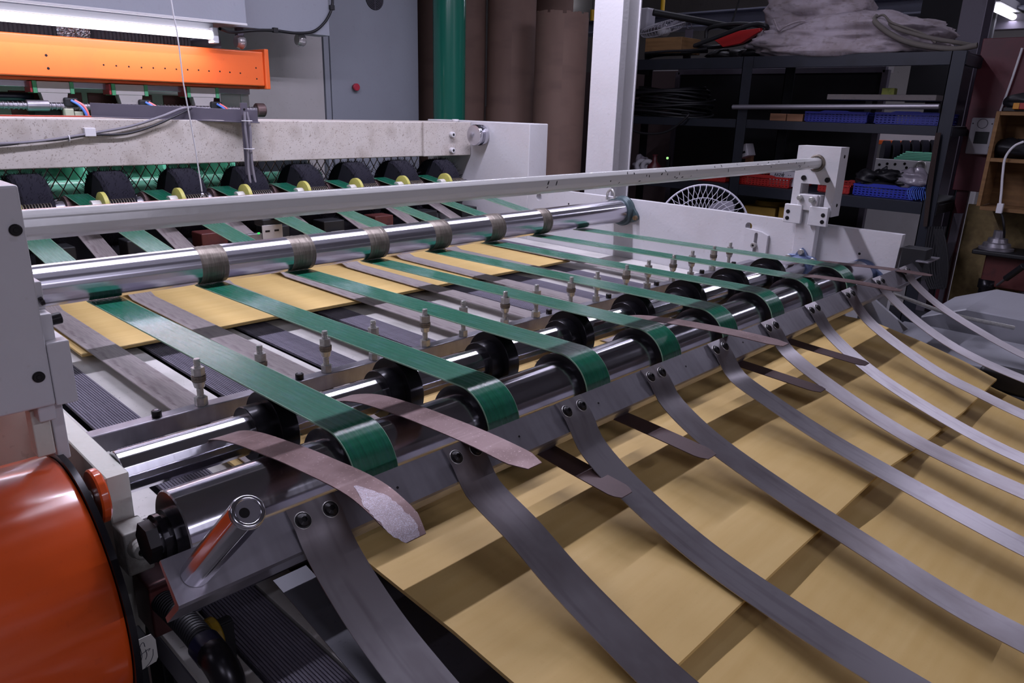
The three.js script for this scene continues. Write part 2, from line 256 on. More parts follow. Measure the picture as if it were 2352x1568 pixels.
// far side plate with its clamp box
{
  const t = thing('machine_frame', 'long white steel side plate with clamp box holding the end of the cross tube', 'machine frame');
  const P = (px, py) => { const q = onX(px, py, XF); return [q.z, q.y]; };
  const yt = yr(-0.325);
  const s = new THREE.Shape([[-0.676, yr(-0.331)], [-1.62, yt], [-2.03, yt], [-2.213, yr(-0.36)], [-2.213, yr(-1.0)], [-0.69, yr(-1.0)], [-0.681, yr(-0.43)]].map(([z, y]) => new THREE.Vector2(-z, y)));
  for (const [z, y, r] of [[-1.169, yr(-0.366), 0.0125], [-2.148, yr(-0.363), 0.016]]) { const h = new THREE.Path(); h.absarc(-z, y, r, 0, Math.PI * 2, true); s.holes.push(h); }
  part(t, 'side_plate', extrudeX(s, XF, XF + 0.03, 0.0015, 24), M.white);
  // slotted plate with screw
  const s2 = new THREE.Shape([[-1.175, yr(-0.372)], [-1.115, yr(-0.378)], [-1.09, yr(-0.388)], [-1.09, yr(-0.5)], [-1.175, yr(-0.5)]].map(([z, y]) => new THREE.Vector2(-z, y)));
  const hh = new THREE.Path(); hh.absarc(1.131, yr(-0.389), 0.0065, 0, Math.PI, false); hh.absarc(1.131, yr(-0.455), 0.0065, Math.PI, 2 * Math.PI, false); hh.closePath(); s2.holes.push(hh);
  part(t, 'slotted_plate', extrudeX(s2, XF - 0.014, XF - 0.0002, 0.0015), M.white);
  const sc = part(t, 'slot_screw', cylX(XF - 0.028, XF - 0.0145, yr(-0.425), -1.132, 0.0095, 0.001, 20), M.zinc);
  part(sc, 'socket', cylX(XF - 0.0285, XF - 0.027, yr(-0.425), -1.132, 0.0045, 0.0003, 6), M.oxide);
  for (const [z, y] of [[-1.171, yr(-0.455)], [-0.79, yr(-0.405)], [-1.98, yr(-0.375)]]) part(t, 'drilled_hole', cylX(XF - 0.0006, XF + 0.001, y, z, 0.004, 0.0002, 12), M.oxide);
  // tongue
  part(t, 'tongue', box(XF - 0.032, XF - 0.001, yr(-0.47), yr(-0.236), -0.992, -0.925, 0.002), M.white);
  part(t, 'tongue_head', box(XF - 0.045, XF - 0.033, yr(-0.285), yr(-0.236), -0.99, -0.93, 0.002), M.white);
  // clamp box as a frame with a window
  const bz0 = -1.02, bz1 = -0.885, by0 = yr(-0.30), by1 = yr(-0.087);
  const sb = new THREE.Shape([[bz0, by0], [bz0, by1], [bz1, by1], [bz1, by0]].map(([z, y]) => new THREE.Vector2(-z, y)));
  const w = new THREE.Path([[-0.995, by0 + 0.004], [-0.995, yr(-0.203)], [-0.913, yr(-0.203)], [-0.913, by0 + 0.004]].map(([z, y]) => new THREE.Vector2(-z, y))); sb.holes.push(w);
  part(t, 'clamp_box', extrudeX(sb, XF - 0.03, XF + 0.035, 0.0025), M.white);
  for (const [z0, z1] of [[-1.03, -0.972], [-0.948, -0.888]]) {
    const b = part(t, 'guide_block', box(XF - 0.05, XF - 0.034, yr(-0.33), yr(-0.27), z0, z1, 0.0025), M.white);
    for (const y of [yr(-0.294), yr(-0.315)]) part(b, 'socket_screw', [cylX(XF - 0.0515, XF - 0.049, y, z0 + (z0 < -1 ? 0.014 : 0.046), 0.0065, 0.0004, 16), cylX(XF - 0.0525, XF - 0.051, y, z0 + (z0 < -1 ? 0.014 : 0.046), 0.003, 0.0003, 6)], M.oxide);
  }
  for (const [z, y] of [[-0.988, yr(-0.186)], [-0.912, yr(-0.187)]]) part(t, 'socket_screw', [latheX([[XF - 0.0335, 0.004], [XF - 0.034, 0.008], [XF - 0.029, 0.008]], y, z, 20), cylX(XF - 0.033, XF - 0.03, y, z, 0.004, 0.0004, 6)], M.oxide);
  for (const [z, y] of [[-0.983, yr(-0.247)], [-0.944, yr(-0.25)]]) part(t, 'cap_screw', [cylX(XF - 0.058, XF - 0.045, y, z, 0.0085, 0.001, 20), cylX(XF - 0.0585, XF - 0.057, y, z, 0.004, 0.0003, 6)], M.zinc);
  part(t, 'collar_ring', new THREE.TorusGeometry(0.0225, 0.0045, 10, 32).rotateY(Math.PI / 2).translate(XF - 0.031, AX.tube[0], AX.tube[1]), M.worn);
  for (const y of [yr(-0.115), yr(-0.265)]) part(t, 'side_screw', rod(V(XF + 0.005, y, bz1 - 0.0005), V(XF + 0.005, y, bz1 + 0.0012), 0.0055, 14), M.oxide);
  // dark bracket at the plate's end
  part(t, 'end_bracket', box(XF - 0.01, XF + 0.05, yr(-0.46), yr(-0.365), -0.668, -0.60, 0.002), M.blackPaint);
  part(t, 'shelf_lug', box(XF - 0.03, XF + 0.09, yr(-0.4), yr(-0.396), -0.62, -0.585, 0.001), M.steel);
  // legs to the floor
  for (const z of [-2.1, -0.85]) part(t, 'leg', box(XF, XF + 0.08, 0, yr(-0.99), z - 0.05, z + 0.05, 0.004), M.white);
}
// bearings on the far plate
{
  const flange = (name, label, y, z, mat, r, spread, bolts, x0) => {
    const t = thing(name, label, 'bearing', undefined);
    const s = new THREE.Shape(); const pts = bolts.map(([a]) => [Math.cos(a) * spread, Math.sin(a) * spread]);
    const n = 40, out = []; for (let i = 0; i < n; i++) { const a = i / n * 2 * Math.PI; let rad = r; for (const [ba] of bolts) { const d = Math.abs(Math.atan2(Math.sin(a - ba), Math.cos(a - ba))); rad = Math.max(rad, (spread + 0.013) * Math.max(0, 1 - d * 0.62)); } out.push(new THREE.Vector2(-z - Math.cos(a) * rad, y + Math.sin(a) * rad)); }
    s.setFromPoints(out);
    part(t, 'flange', extrudeX(s, x0 - 0.013, x0 - 0.0002, 0.0025), mat);
    part(t, 'housing', latheX([[x0 - 0.032, 0.02], [x0 - 0.032, r - 0.012], [x0 - 0.028, r - 0.006], [x0 - 0.012, r - 0.002]], y, z, 32), mat);
    for (const [a] of bolts) { const bz = z + Math.cos(a) * spread, by = y + Math.sin(a) * spread; part(t, 'hex_bolt', [cylX(x0 - 0.016, x0 - 0.012, by, bz, 0.0095, 0.0006, 18), hexX(0.0085, 0.008, V(x0 - 0.024, by, bz), V(1, 0, 0))], mat === M.greenFlange ? M.brass : M.zinc); }
    return t;
  };
  flange('flange_bearing', 'dark green two bolt flange bearing carrying the press roller on the white plate', AX.press[0], AX.press[1], M.greenFlange, 0.058, 0.072, [[-0.28], [Math.PI - 0.28]], XF);
  flange('flange_bearing', 'blue flange bearing with socket screws carrying the collar shaft', AX.rear[0], AX.rear[1], M.blueFlange, 0.04, 0.047, [[Math.PI / 2], [Math.PI * 0.83], [Math.PI * 0.17], [-Math.PI / 2]], XF - 0.033);
  flange('flange_bearing', 'grey blue flange bearing on the far end of the delivery roller', AX.front[0], AX.front[1], M.blueFlange, 0.05, 0.06, [[0.0], [Math.PI]], XF);
  const h = solo('lifting_hook', tubeG([V(XF - 0.012, yr(-0.335), -1.775), V(XF - 0.012, yr(-0.305), -1.77), V(XF - 0.012, yr(-0.295), -1.755), V(XF - 0.012, yr(-0.305), -1.742), V(XF - 0.012, yr(-0.33), -1.735)], 0.005, 20, 8), M.zinc, 'small bent metal hook behind the flange bearing of the press roller', 'hook');
}
// cross tube
{
  const t = thing('cross_tube', 'white painted round cross tube with chipped paint between the two clamp boxes', 'tube');
  part(t, 'tube', cylX(0.2, XF - 0.031, AX.tube[0], AX.tube[1], 0.0172, 0.001, 40), M.tube);
  const chips = []; const rd = rng(77);
  for (let i = 0; i < 34; i++) { const x = 1.0 + 1.3 * rd(), a = 0.1 + rd() * 1.5, l = 0.002 + rd() * 0.004; const g = new THREE.SphereGeometry(1, 6, 4); g.scale(l, 0.0009 + rd() * 0.001, 0.0004); g.rotateZ(rd() * 1.6); g.translate(0, 0, 0.0172); g.rotateX(-a + 0.5); g.translate(x, AX.tube[0], AX.tube[1]); chips.push(g); }
  const c = part(t, 'paint_chips', chips, M.oxide); c.userData.kind = 'stuff';
}
// press roller with worn tracks
{
  const t = thing('press_roller', 'polished chrome press roller with seven worn belt tracks', 'roller');
  const [y, z] = AX.press, r = 0.0435; let x = 0.24;
  const prof = [[0.235, 0], [0.235, r - 0.001], [0.236, r], [XF - 0.034, r], [XF - 0.032, r - 0.003], [XF - 0.032, 0]];
  part(t, 'roller_body', latheX(prof, y, z, 64), M.satin);
  for (let k = 1; k < 7; k++) {
    const c = BX(k) + (k < 6 ? 0 : 0.004), w = k < 6 ? 0.032 : 0.025, b = part(t, 'worn_track', latheX([[c - w, r], [c - w + 0.001, r + 0.0006], [c + w - 0.001, r + 0.0006], [c + w, r]], y, z, 64), M.worn);
    for (const o of [-0.55, -0.2, 0.6]) part(b, 'tape_edge', latheX([[c + o * w - 0.002, r + 0.0006], [c + o * w - 0.001, r + 0.0011], [c + o * w + 0.001, r + 0.0011], [c + o * w + 0.002, r + 0.0006]], y, z, 64), M.worn);
  }
}
// delivery roller (front) with collars
{
  const t = thing('delivery_roller', 'thick polished chrome delivery roller with dark collars under the green belts', 'roller');
  const [y, z] = AX.front, r = 0.05;
  part(t, 'roller_body', latheX([[0.262, 0], [0.262, r - 0.0015], [0.2635, r], [XF - 0.05, r], [XF - 0.048, r - 0.002], [XF - 0.048, 0]], y, z, 64), M.chrome);
  part(t, 'end_step', latheX([[0.244, 0], [0.244, 0.028], [0.25, 0.028], [0.25, 0.024], [0.255, 0.024], [0.255, 0.03], [0.262, 0.03]], y, z, 40), M.black);
  part(t, 'stub_shaft', cylX(0.236, 0.245, y, z, 0.018, 0.001, 32), M.chrome);
  for (let k = 0; k < 8; k++) part(t, 'collar', latheX([[BX(k) - 0.034, r - 0.002], [BX(k) - 0.034, 0.0625], [BX(k) - 0.0335, 0.0635], [BX(k) + 0.0335, 0.0635], [BX(k) + 0.034, 0.0625], [BX(k) + 0.034, r - 0.002]], y, z, 56), M.black);
}
// collar shaft (rear)
{
  const t = thing('collar_shaft', 'slim polished chrome shaft carrying stepped black collars behind the delivery roller', 'shaft');
  const [y, z] = AX.rear, r = 0.03;
  part(t, 'shaft_body', cylX(0.265, XF - 0.07, y, z, r, 0.001, 56), M.chrome);
  for (let k = 0; k < 8; k++) {
    const c = BX(k) - 0.028, col = part(t, 'collar_hub', latheX([[c - 0.028, r - 0.001], [c - 0.028, 0.0405], [c - 0.027, 0.0415], [c, 0.0415], [c, 0.04]], y, z, 48), M.black);
    part(col, 'collar_disc', latheX([[c, 0.035], [c, 0.056], [c + 0.001, 0.057], [c + 0.027, 0.057], [c + 0.028, 0.056], [c + 0.028, r]], y, z, 56), M.black);
  }
  // lower idler seen between the rollers
}
{
  const t = thing('idler_shaft', 'thin chrome idler shaft lying low between the two rollers', 'shaft');
  part(t, 'shaft_body', cylX(0.265, XF - 0.02, yr(-0.515), -0.872, 0.017, 0.001, 40), M.chrome);
}
// bar with threaded studs
{
  const t = thing('stud_bar', 'square steel bar with threaded studs standing in pairs under the green belts', 'bar');
  const z0 = -1.146, z1 = -1.121, y1 = yr(-0.4775), y0 = yr(-0.508), zc = (z0 + z1) / 2;
  part(t, 'bar', box(0.2645, XF - 0.001, y0, y1, z0, z1, 0.002), M.steel);
  const bx = []; for (let k = 0; k < 8; k++) bx.push(0.4545 + 0.2365 * k, 0.5625 + 0.236 * k);
  bx.forEach((x, i) => {
    const tall = i % 2 === 0, b = y1, s = part(t, 'stud', [rod(V(x, b - 0.045, zc), V(x, b + 0.08, zc), 0.0052, 14)], M.zinc);
    const ring = []; for (let q = 0; q < 26; q++) ring.push(new THREE.TorusGeometry(0.0052, 0.0005, 5, 14).rotateX(Math.PI / 2).translate(x, b + 0.012 + q * 0.0026, zc));
    part(s, 'thread', ring, M.zinc);
    const hx = (y, r, h) => { const g = new THREE.CylinderGeometry(r, r, h, 6).toNonIndexed(); g.rotateY(i * 0.7); g.computeVertexNormals(); g.translate(x, y + h / 2, zc); return g; };
    const cy = (y, r, h) => new THREE.CylinderGeometry(r, r, h, 20).translate(x, y + h / 2, zc);
    part(s, 'nut', hx(b + 0.0005, 0.0105, 0.0135), M.zinc); part(s, 'nut', hx(b + 0.052, 0.0105, 0.0135), M.zinc);
    part(s, 'washer', [cy(b + 0.047, 0.0115, 0.0045), cy(b + 0.0425, 0.0112, 0.004)], M.worn);
    part(s, 'lower_nut', [new THREE.CylinderGeometry(0.0102, 0.0082, 0.01, 20).translate(x, b + 0.0365, zc)], M.zinc);
    part(s, 'under_nut', cy(y0 - 0.012, 0.011, 0.012), M.oxide);
  });
  for (const x of [0.383, 0.634, 1.318, 1.56, 1.79, 2.045, 2.25]) { const s = part(t, 'socket_screw', cylXY(x, y1, zc + 0.001, 0.0075, 0.011), M.oxide); part(s, 'hex_recess', new THREE.CylinderGeometry(0.0036, 0.0036, 0.001, 6).translate(x, y1 + 0.0112, zc + 0.001), M.steel); }
}
function cylXY(x, y, z, r, h) { return new THREE.LatheGeometry([[1e-5, 0], [r, 0], [r, h - 0.001], [r - 0.001, h], [1e-5, h]].map(([a, b]) => new THREE.Vector2(a, b)), 20).translate(x, y, z); }
// green belts
{
  const path = (() => { const p = []; const [uy, uz] = AX.up, [py, pz] = AX.press, [fy, fz] = AX.front; const arc = (y, z, r, a0, a1, n) => { for (let i = 0; i <= n; i++) { const a = a0 + (a1 - a0) * i / n; p.push([y + Math.sin(a) * r, z + Math.cos(a) * r]); } };
    arc(uy, uz, 0.051, Math.PI * 0.95, Math.PI * 0.46, 14);
    const n0 = p.length; arc(py, pz, 0.0462, -Math.PI * 0.536, -Math.PI * 0.496, 5);
    arc(fy, fz, 0.066, Math.PI * 0.497, -Math.PI * 0.66, 40); p.push([yr(-0.515), -0.9], [yr(-0.505), -0.93]); return p; })();
  const g0 = ribbon(path, -0.032, 0.032, 0.0022);
  const edge = ribbon(path.map(p => p), -0.0327, -0.0319, 0.0024), edge2 = ribbon(path, 0.0319, 0.0327, 0.0024);
  const t = thing('green_belt', '', 'belt', 'green flat belts over the delivery roller');
  part(t, 'belt_band', g0, M.green); part(t, 'belt_edge', edge, M.greenEdge); part(t, 'belt_edge', edge2, M.greenEdge);
  t.position.x = BX(0);
  const lab = k => `${ORD[k]} green flat belt counted from the orange guard, bent round the delivery roller`;
  t.userData.label = lab(0);
  for (let k = 1; k < 8; k++) copyOf(t, PITCH * k, 0, 0, lab(k));
}
// conveyor bed, ribbed belts, grey belts
const YB = yr(-0.556);
{
  const t = thing('conveyor_bed', 'pale steel bed plates lying between the ribbed belts', 'conveyor bed');
  for (let k = -1; k < 9; k++) {
    const xa = 0.422 + PITCH * (k - 0), a = Math.max(0.284, xa + 0.001), b = Math.min(XF - 0.003, xa + PITCH - 0.087);
    if (b - a > 0.01) part(t, 'bed_plate', box(a, b, YB - 0.012, YB, -2.32, -0.93, 0.001), M.bed);
  }
  part(t, 'added_under_plate', box(0.285, XF - 0.002, yr(-0.72), yr(-0.70), -2.4, -0.95, 0.002), M.innerPaint);  // added plate closing the view into the dark cavity below the bed
  for (const z of [-2.3, -1.5, -0.97]) part(t, 'cross_member', box(0.285, XF - 0.002, YB - 0.06, YB - 0.025, z - 0.02, z + 0.02, 0.002), M.blackPaint);
  for (const [x, z] of [[0.3, -2.3], [2.3, -2.3], [0.32, -1.0], [2.3, -1.0]]) part(t, 'leg', box(x - 0.03, x + 0.03, 0, yr(-0.72), z - 0.03, z + 0.03, 0.003), M.blackPaint);
}
{
  const prof = [], n = 17, w = 0.077; // ridges across the belt
  const s = new THREE.Shape(); s.moveTo(0, -0.004);
  for (let i = 0; i < n; i++) { const a = w * i / n, b = w * (i + 0.62) / n, c = w * (i + 1) / n; s.lineTo(a, 0.0006); s.lineTo(a + 0.0003, 0.0022); s.lineTo(b, 0.0022); s.lineTo(b + 0.0003, 0.0006); s.lineTo(c, 0.0006); }
  s.lineTo(w, -0.004); s.closePath();
  const g = new THREE.ExtrudeGeometry(s, { depth: 1.47, bevelEnabled: false }); g.translate(0.345, yr(-0.5545), -2.32);
  const lab = k => `${ORD[k]} dark ribbed conveyor belt counted from the near side frame`;
  const t = solo('ribbed_belt', g, M.rib, lab(0), 'belt', 'dark ribbed belts in the conveyor bed');
  for (let k = 1; k < 9; k++) copyOf(t, PITCH * k, 0, 0, lab(k));
}
{
  const path = [[yr(-0.405), -2.545], [yr(-0.45), -2.4], [yr(-0.5), -2.24], [yr(-0.5335), -2.12], [yr(-0.5335), -2.0], [yr(-0.5335), -1.5], [yr(-0.5335), -1.1], [yr(-0.536), -0.93]];
  const g = ribbon(path, 0.459, 0.520, 0.0025);
  const lab = k => `${ORD[k]} grey smooth flat belt counted from the near side frame, running over the board`;
  const t = solo('grey_belt', g, M.greyBelt, lab(0), 'belt', 'grey smooth belts pressing on the board');
  for (let k = 1; k < 8; k++) copyOf(t, PITCH * k, 0, 0, lab(k));
}
// boards
{
  const yb = yr(-0.5405);
  solo('kraft_board', sheetG(0.446, 2.118, -2.55, -1.727, (x, z) => yb + 0.0008 * Math.sin(x * 9) , 0.005, 40, 20), M.kraft, 'kraft board lying on the conveyor bed under the press roller', 'cardboard');
  const drop = z => { // fall of the delivered boards past the roller
    const pts = [[-1.2, -0.5405], [-0.8, -0.538], [-0.66, -0.5385], [-0.5, -0.546], [-0.39, -0.557], [-0.31, -0.572], [-0.2, -0.594], [-0.05, -0.618], [0.2, -0.64], [0.6, -0.655]];
    for (let i = 1; i < pts.length; i++) if (z <= pts[i][0]) { const [a, ya] = pts[i - 1], [b, y2] = pts[i], t = (z - a) / (b - a); return ya + (y2 - ya) * t; }
    return -0.655;
  };
  const dip = (x, z) => -0.05 * sat((x - 1.25) / 0.55) * sat((z + 0.62) / 0.3) ;
  const wave = (x, z, s, A) => A * Math.sin(x * 7.1 + s) * sat((z + 0.75) * 2.5) + A * 0.6 * Math.sin(x * 13.7 - z * 5 + s * 2.3) * sat((z + 0.7) * 2);
  solo('kraft_board', sheetG(0.446, 2.118, -1.16, -0.315, (x, z) => yr(drop(z) + dip(x, z) + wave(x, z, 0.6, 0.0025)), 0.005, 80, 50), M.kraft, 'kraft board leaving the delivery roller under the steel strips', 'cardboard');
  solo('kraft_board', sheetG(0.478, 2.125, -0.86, 0.06, (x, z) => yr(drop(z) + dip(x, z) - 0.021 + wave(x, z, 2.1, 0.004) - 0.012 * sat((z + 0.35) * 3)), 0.005, 80, 50), M.kraft, 'kraft board overlapped by the board that is leaving the roller', 'cardboard');
  solo('kraft_board', sheetG(0.515, 2.12, -0.6, 0.42, (x, z) => yr(drop(z) + dip(x, z) - 0.052 + wave(x, z, 4.4, 0.004) - 0.014 * sat((z + 0.1) * 3)), 0.005, 80, 50), M.kraft, 'lowest kraft board of the overlapping stream, reaching furthest from the roller', 'cardboard');
}
// lip bar (angle) with handle
{
  const t = thing('lip_bar', 'steel angle bar with riveted strips running along the front of the delivery roller', 'bar');
  const top = [-0.6313, yr(-0.4065)], bot = [-0.599, yr(-0.4388)], n = [0.7071, 0.7071]; // z, y
  const th = 0.0055, A = [top, bot, [bot[0] - 0.043, bot[1] - 0.043], [bot[0] - 0.043 - 0.004, bot[1] - 0.043 + 0.004], [bot[0] - 0.0085, bot[1] - 0.0], [top[0] - 0.0039, top[1] - 0.0039]];
  part(t, 'angle', prismX([top, bot, [bot[0] - 0.002, bot[1] - 0.005], [bot[0] - 0.036, bot[1] - 0.039], [bot[0] - 0.040, bot[1] - 0.035], [bot[0] - 0.0095, bot[1] - 0.0035], [top[0] - 0.0039, top[1] - 0.0039]], 0.2, 2.395, 0), M.steel);
  const hb = V(0.2247, yr(-0.4228), -0.615), dir = V(0, Math.cos(46 * Math.PI / 180), Math.sin(46 * Math.PI / 180)).normalize();
  const h = part(t, 'handle', rod(hb, hb.clone().addScaledVector(dir, 0.168), 0.0142, 40), M.chrome, 'polished round steel handle with a hollow end');
  const tip = hb.clone().addScaledVector(dir, 0.168);
  part(h, 'end_ring', new THREE.TorusGeometry(0.0115, 0.0024, 10, 40).applyQuaternion(new THREE.Quaternion().setFromUnitVectors(V(0, 0, 1), dir)).translate(tip.x, tip.y, tip.z), M.chrome);
  part(h, 'end_recess', rod(tip.clone().addScaledVector(dir, -0.001), tip.clone().addScaledVector(dir, 0.0006), 0.0098, 30), M.steel); part(h, 'bore', rod(tip.clone().add(V(-0.003, 0, 0)), tip.clone().add(V(-0.003, 0, 0)).addScaledVector(dir, 0.0009), 0.0042, 18), M.oxide);
  for (const x of [0.43, 0.46, 0.62, 0.665, 0.84, 1.09, 1.3]) part(t, 'rivet_hole', rod(V(x, yr(-0.4228) - 0.0002, -0.615 - 0.0002), V(x, yr(-0.4228) + 0.0005, -0.615 + 0.0005), 0.0016, 10), M.oxide);
  const e = V(0.29, yr(-0.44), -0.63);
}
// steel hold-down strips
const SX = k => 0.354 + 0.214 * k;
{
  const o = 0.0045; // proud of the lip face
  const head = [[-0.404, -0.628], [-0.4228 + o, -0.6105], [-0.435, -0.5975]];
  const tails = [
    [[-0.455, -0.575], [-0.493, -0.510], [-0.520, -0.435], [-0.545, -0.34], [-0.57, -0.24], [-0.59, -0.13]],
    [[-0.450, -0.585], [-0.479, -0.515], [-0.513, -0.445], [-0.543, -0.368], [-0.567, -0.295], [-0.585, -0.2], [-0.6, -0.1]],
    [[-0.457, -0.583], [-0.492, -0.530], [-0.545, -0.397], [-0.573, -0.273], [-0.590, -0.16], [-0.602, -0.05]],
    [[-0.450, -0.585], [-0.491, -0.514], [-0.537, -0.377], [-0.572, -0.245], [-0.600, -0.131], [-0.614, -0.03]],
    [[-0.458, -0.578], [-0.488, -0.506], [-0.524, -0.399], [-0.561, -0.254], [-0.595, -0.098], [-0.612, 0.02]],
    [[-0.455, -0.580], [-0.504, -0.487], [-0.567, -0.315], [-0.602, -0.135], [-0.618, 0.0]],
    [[-0.459, -0.576], [-0.524, -0.474], [-0.592, -0.300], [-0.626, -0.168], [-0.64, -0.04]],
    [[-0.474, -0.556], [-0.555, -0.396], [-0.584, -0.302], [-0.608, -0.211], [-0.63, -0.09]],
    [[-0.494, -0.517], [-0.550, -0.404], [-0.590, -0.253], [-0.607, -0.13]],
    [[-0.490, -0.523], [-0.546, -0.404], [-0.587, -0.293], [-0.612, -0.18]],
  ];
  for (let k = 0; k < 10; k++) {
    const pts = [...head, ...tails[k]].map(([y, z]) => [yr(y), z]);
    const t = thing('steel_strip', `${ORD[k]} long steel hold-down strip counted from the chrome handle, screwed to the lip bar`, 'steel strip', 'steel hold-down strips on the lip bar');
    const L = smoothPath(pts, 44).map(p => [p[0], p[1]]), w = k === 0 ? 0.0285 : 0.0285;
    part(t, 'strip_band', ribbon(L, SX(k) - w, SX(k) + w, 0.0012), M.strip);
    for (const s of [-1, 1]) {
      const c = V(SX(k) + s * 0.0165, yr(-0.4195) + o, -0.6118 - 0.003), d = V(0, 0.7071, 0.7071);
      const g = new THREE.LatheGeometry([[1e-5, 0], [0.0088, 0], [0.0088, 0.0008], [0.0074, 0.001], [0.0062, 0.0036], [0.003, 0.0052], [0.0028, 0.0036], [1e-5, 0.0036]].map(([a, b]) => new THREE.Vector2(a, b)), 24);
      g.applyQuaternion(new THREE.Quaternion().setFromUnitVectors(V(0, 1, 0), d)); g.translate(c.x, c.y, c.z); const bs = part(t, 'button_screw', toCreasedNormals(g, 0.7), M.oxide); part(bs, 'rim', new THREE.TorusGeometry(0.0088, 0.0009, 6, 26).applyQuaternion(new THREE.Quaternion().setFromUnitVectors(V(0, 0, 1), d)).translate(c.x, c.y, c.z), M.zinc);
    }
  }
}
// rusty guide fingers above the roller
{
  const rs = [
    [0.40, 0.022, [[-0.512, -1.11], [-0.484, -1.024], [-0.434, -0.897], [-0.411, -0.777], [-0.4, -0.695], [-0.392, -0.583], [-0.405, -0.523], [-0.412, -0.505]]],
    [0.592, 0.022, [[-0.51, -1.08], [-0.47, -1.0], [-0.425, -0.877], [-0.411, -0.779], [-0.406, -0.703], [-0.403, -0.61], [-0.405, -0.52]]],
    [1.265, 0.021, [[-0.51, -1.09], [-0.47, -1.0], [-0.419, -0.867], [-0.406, -0.78], [-0.4, -0.7], [-0.396, -0.607], [-0.396, -0.516]]],
    [1.93, 0.021, [[-0.51, -1.09], [-0.46, -0.98], [-0.414, -0.87], [-0.407, -0.8], [-0.401, -0.728], [-0.398, -0.649], [-0.4, -0.523]]],
    [2.245, 0.021, [[-0.51, -1.09], [-0.46, -0.98], [-0.424, -0.88], [-0.415, -0.775], [-0.409, -0.652], [-0.409, -0.54]]],
  ];
  rs.forEach(([x, w, p], k) => {
    const L = smoothPath(p.map(([y, z]) => [yr(y), z]), 48);
    const t = thing('guide_finger', `${ORD[k]} rusty curved guide finger counted from the orange guard, arching over the delivery roller`, 'metal strip', 'rusty guide fingers over the delivery roller');
    part(t, 'finger_band', ribbon(L, x - w, x + w, 0.0013, u => u > 0.955 ? 1 - (u - 0.955) * 10 : 1), M.rust);
    if (k === 0) { const L2 = smoothPath(p.map(([y, z]) => [yr(y), z]), 160), q = L2.slice(-27).map(p2 => [p2[0] + 0.0003, p2[1]]); part(t, 'flaked_tip', ribbon(q, x - w, x + w * 0.55, 0.0004, u => (u > 0.86 ? 1 - (u - 0.86) * 3 : Math.min(1, 0.1 + u * 2.2)) * (0.86 + 0.14 * hash(Math.floor(u * 27), 3, 7))), M.rustSnow, 'tip with pale flaked coating'); }
  });
  const low = [[0.748, [[-0.475, -0.66], [-0.482, -0.6], [-0.492, -0.49]]], [0.93, [[-0.475, -0.66], [-0.478, -0.6], [-0.488, -0.465]]], [1.33, [[-0.475, -0.66], [-0.478, -0.6], [-0.486, -0.46]]], [1.56, [[-0.475, -0.66], [-0.48, -0.6], [-0.488, -0.46]]], [0.334, [[-0.492, -0.645], [-0.5, -0.6], [-0.52, -0.5], [-0.54, -0.4]]]];
  low.forEach(([x, p], k) => {
    const L = smoothPath(p.map(([y, z]) => [yr(y), z]), 20);
    const t = thing('lower_finger', k < 4 ? `${ORD[k]} dark guide finger counted from the chrome handle, poking out below the lip bar` : 'grey steel guide finger below the lip bar beside the black hose', 'metal strip', k < 4 ? 'dark guide fingers below the lip bar' : undefined);
    part(t, 'finger_band', ribbon(L, x - 0.02, x + 0.02, 0.0013, u => u > 0.93 ? 1 - (u - 0.93) * 6 : 1), k < 4 ? M.rustDark : M.fingerGrey);
  });
}
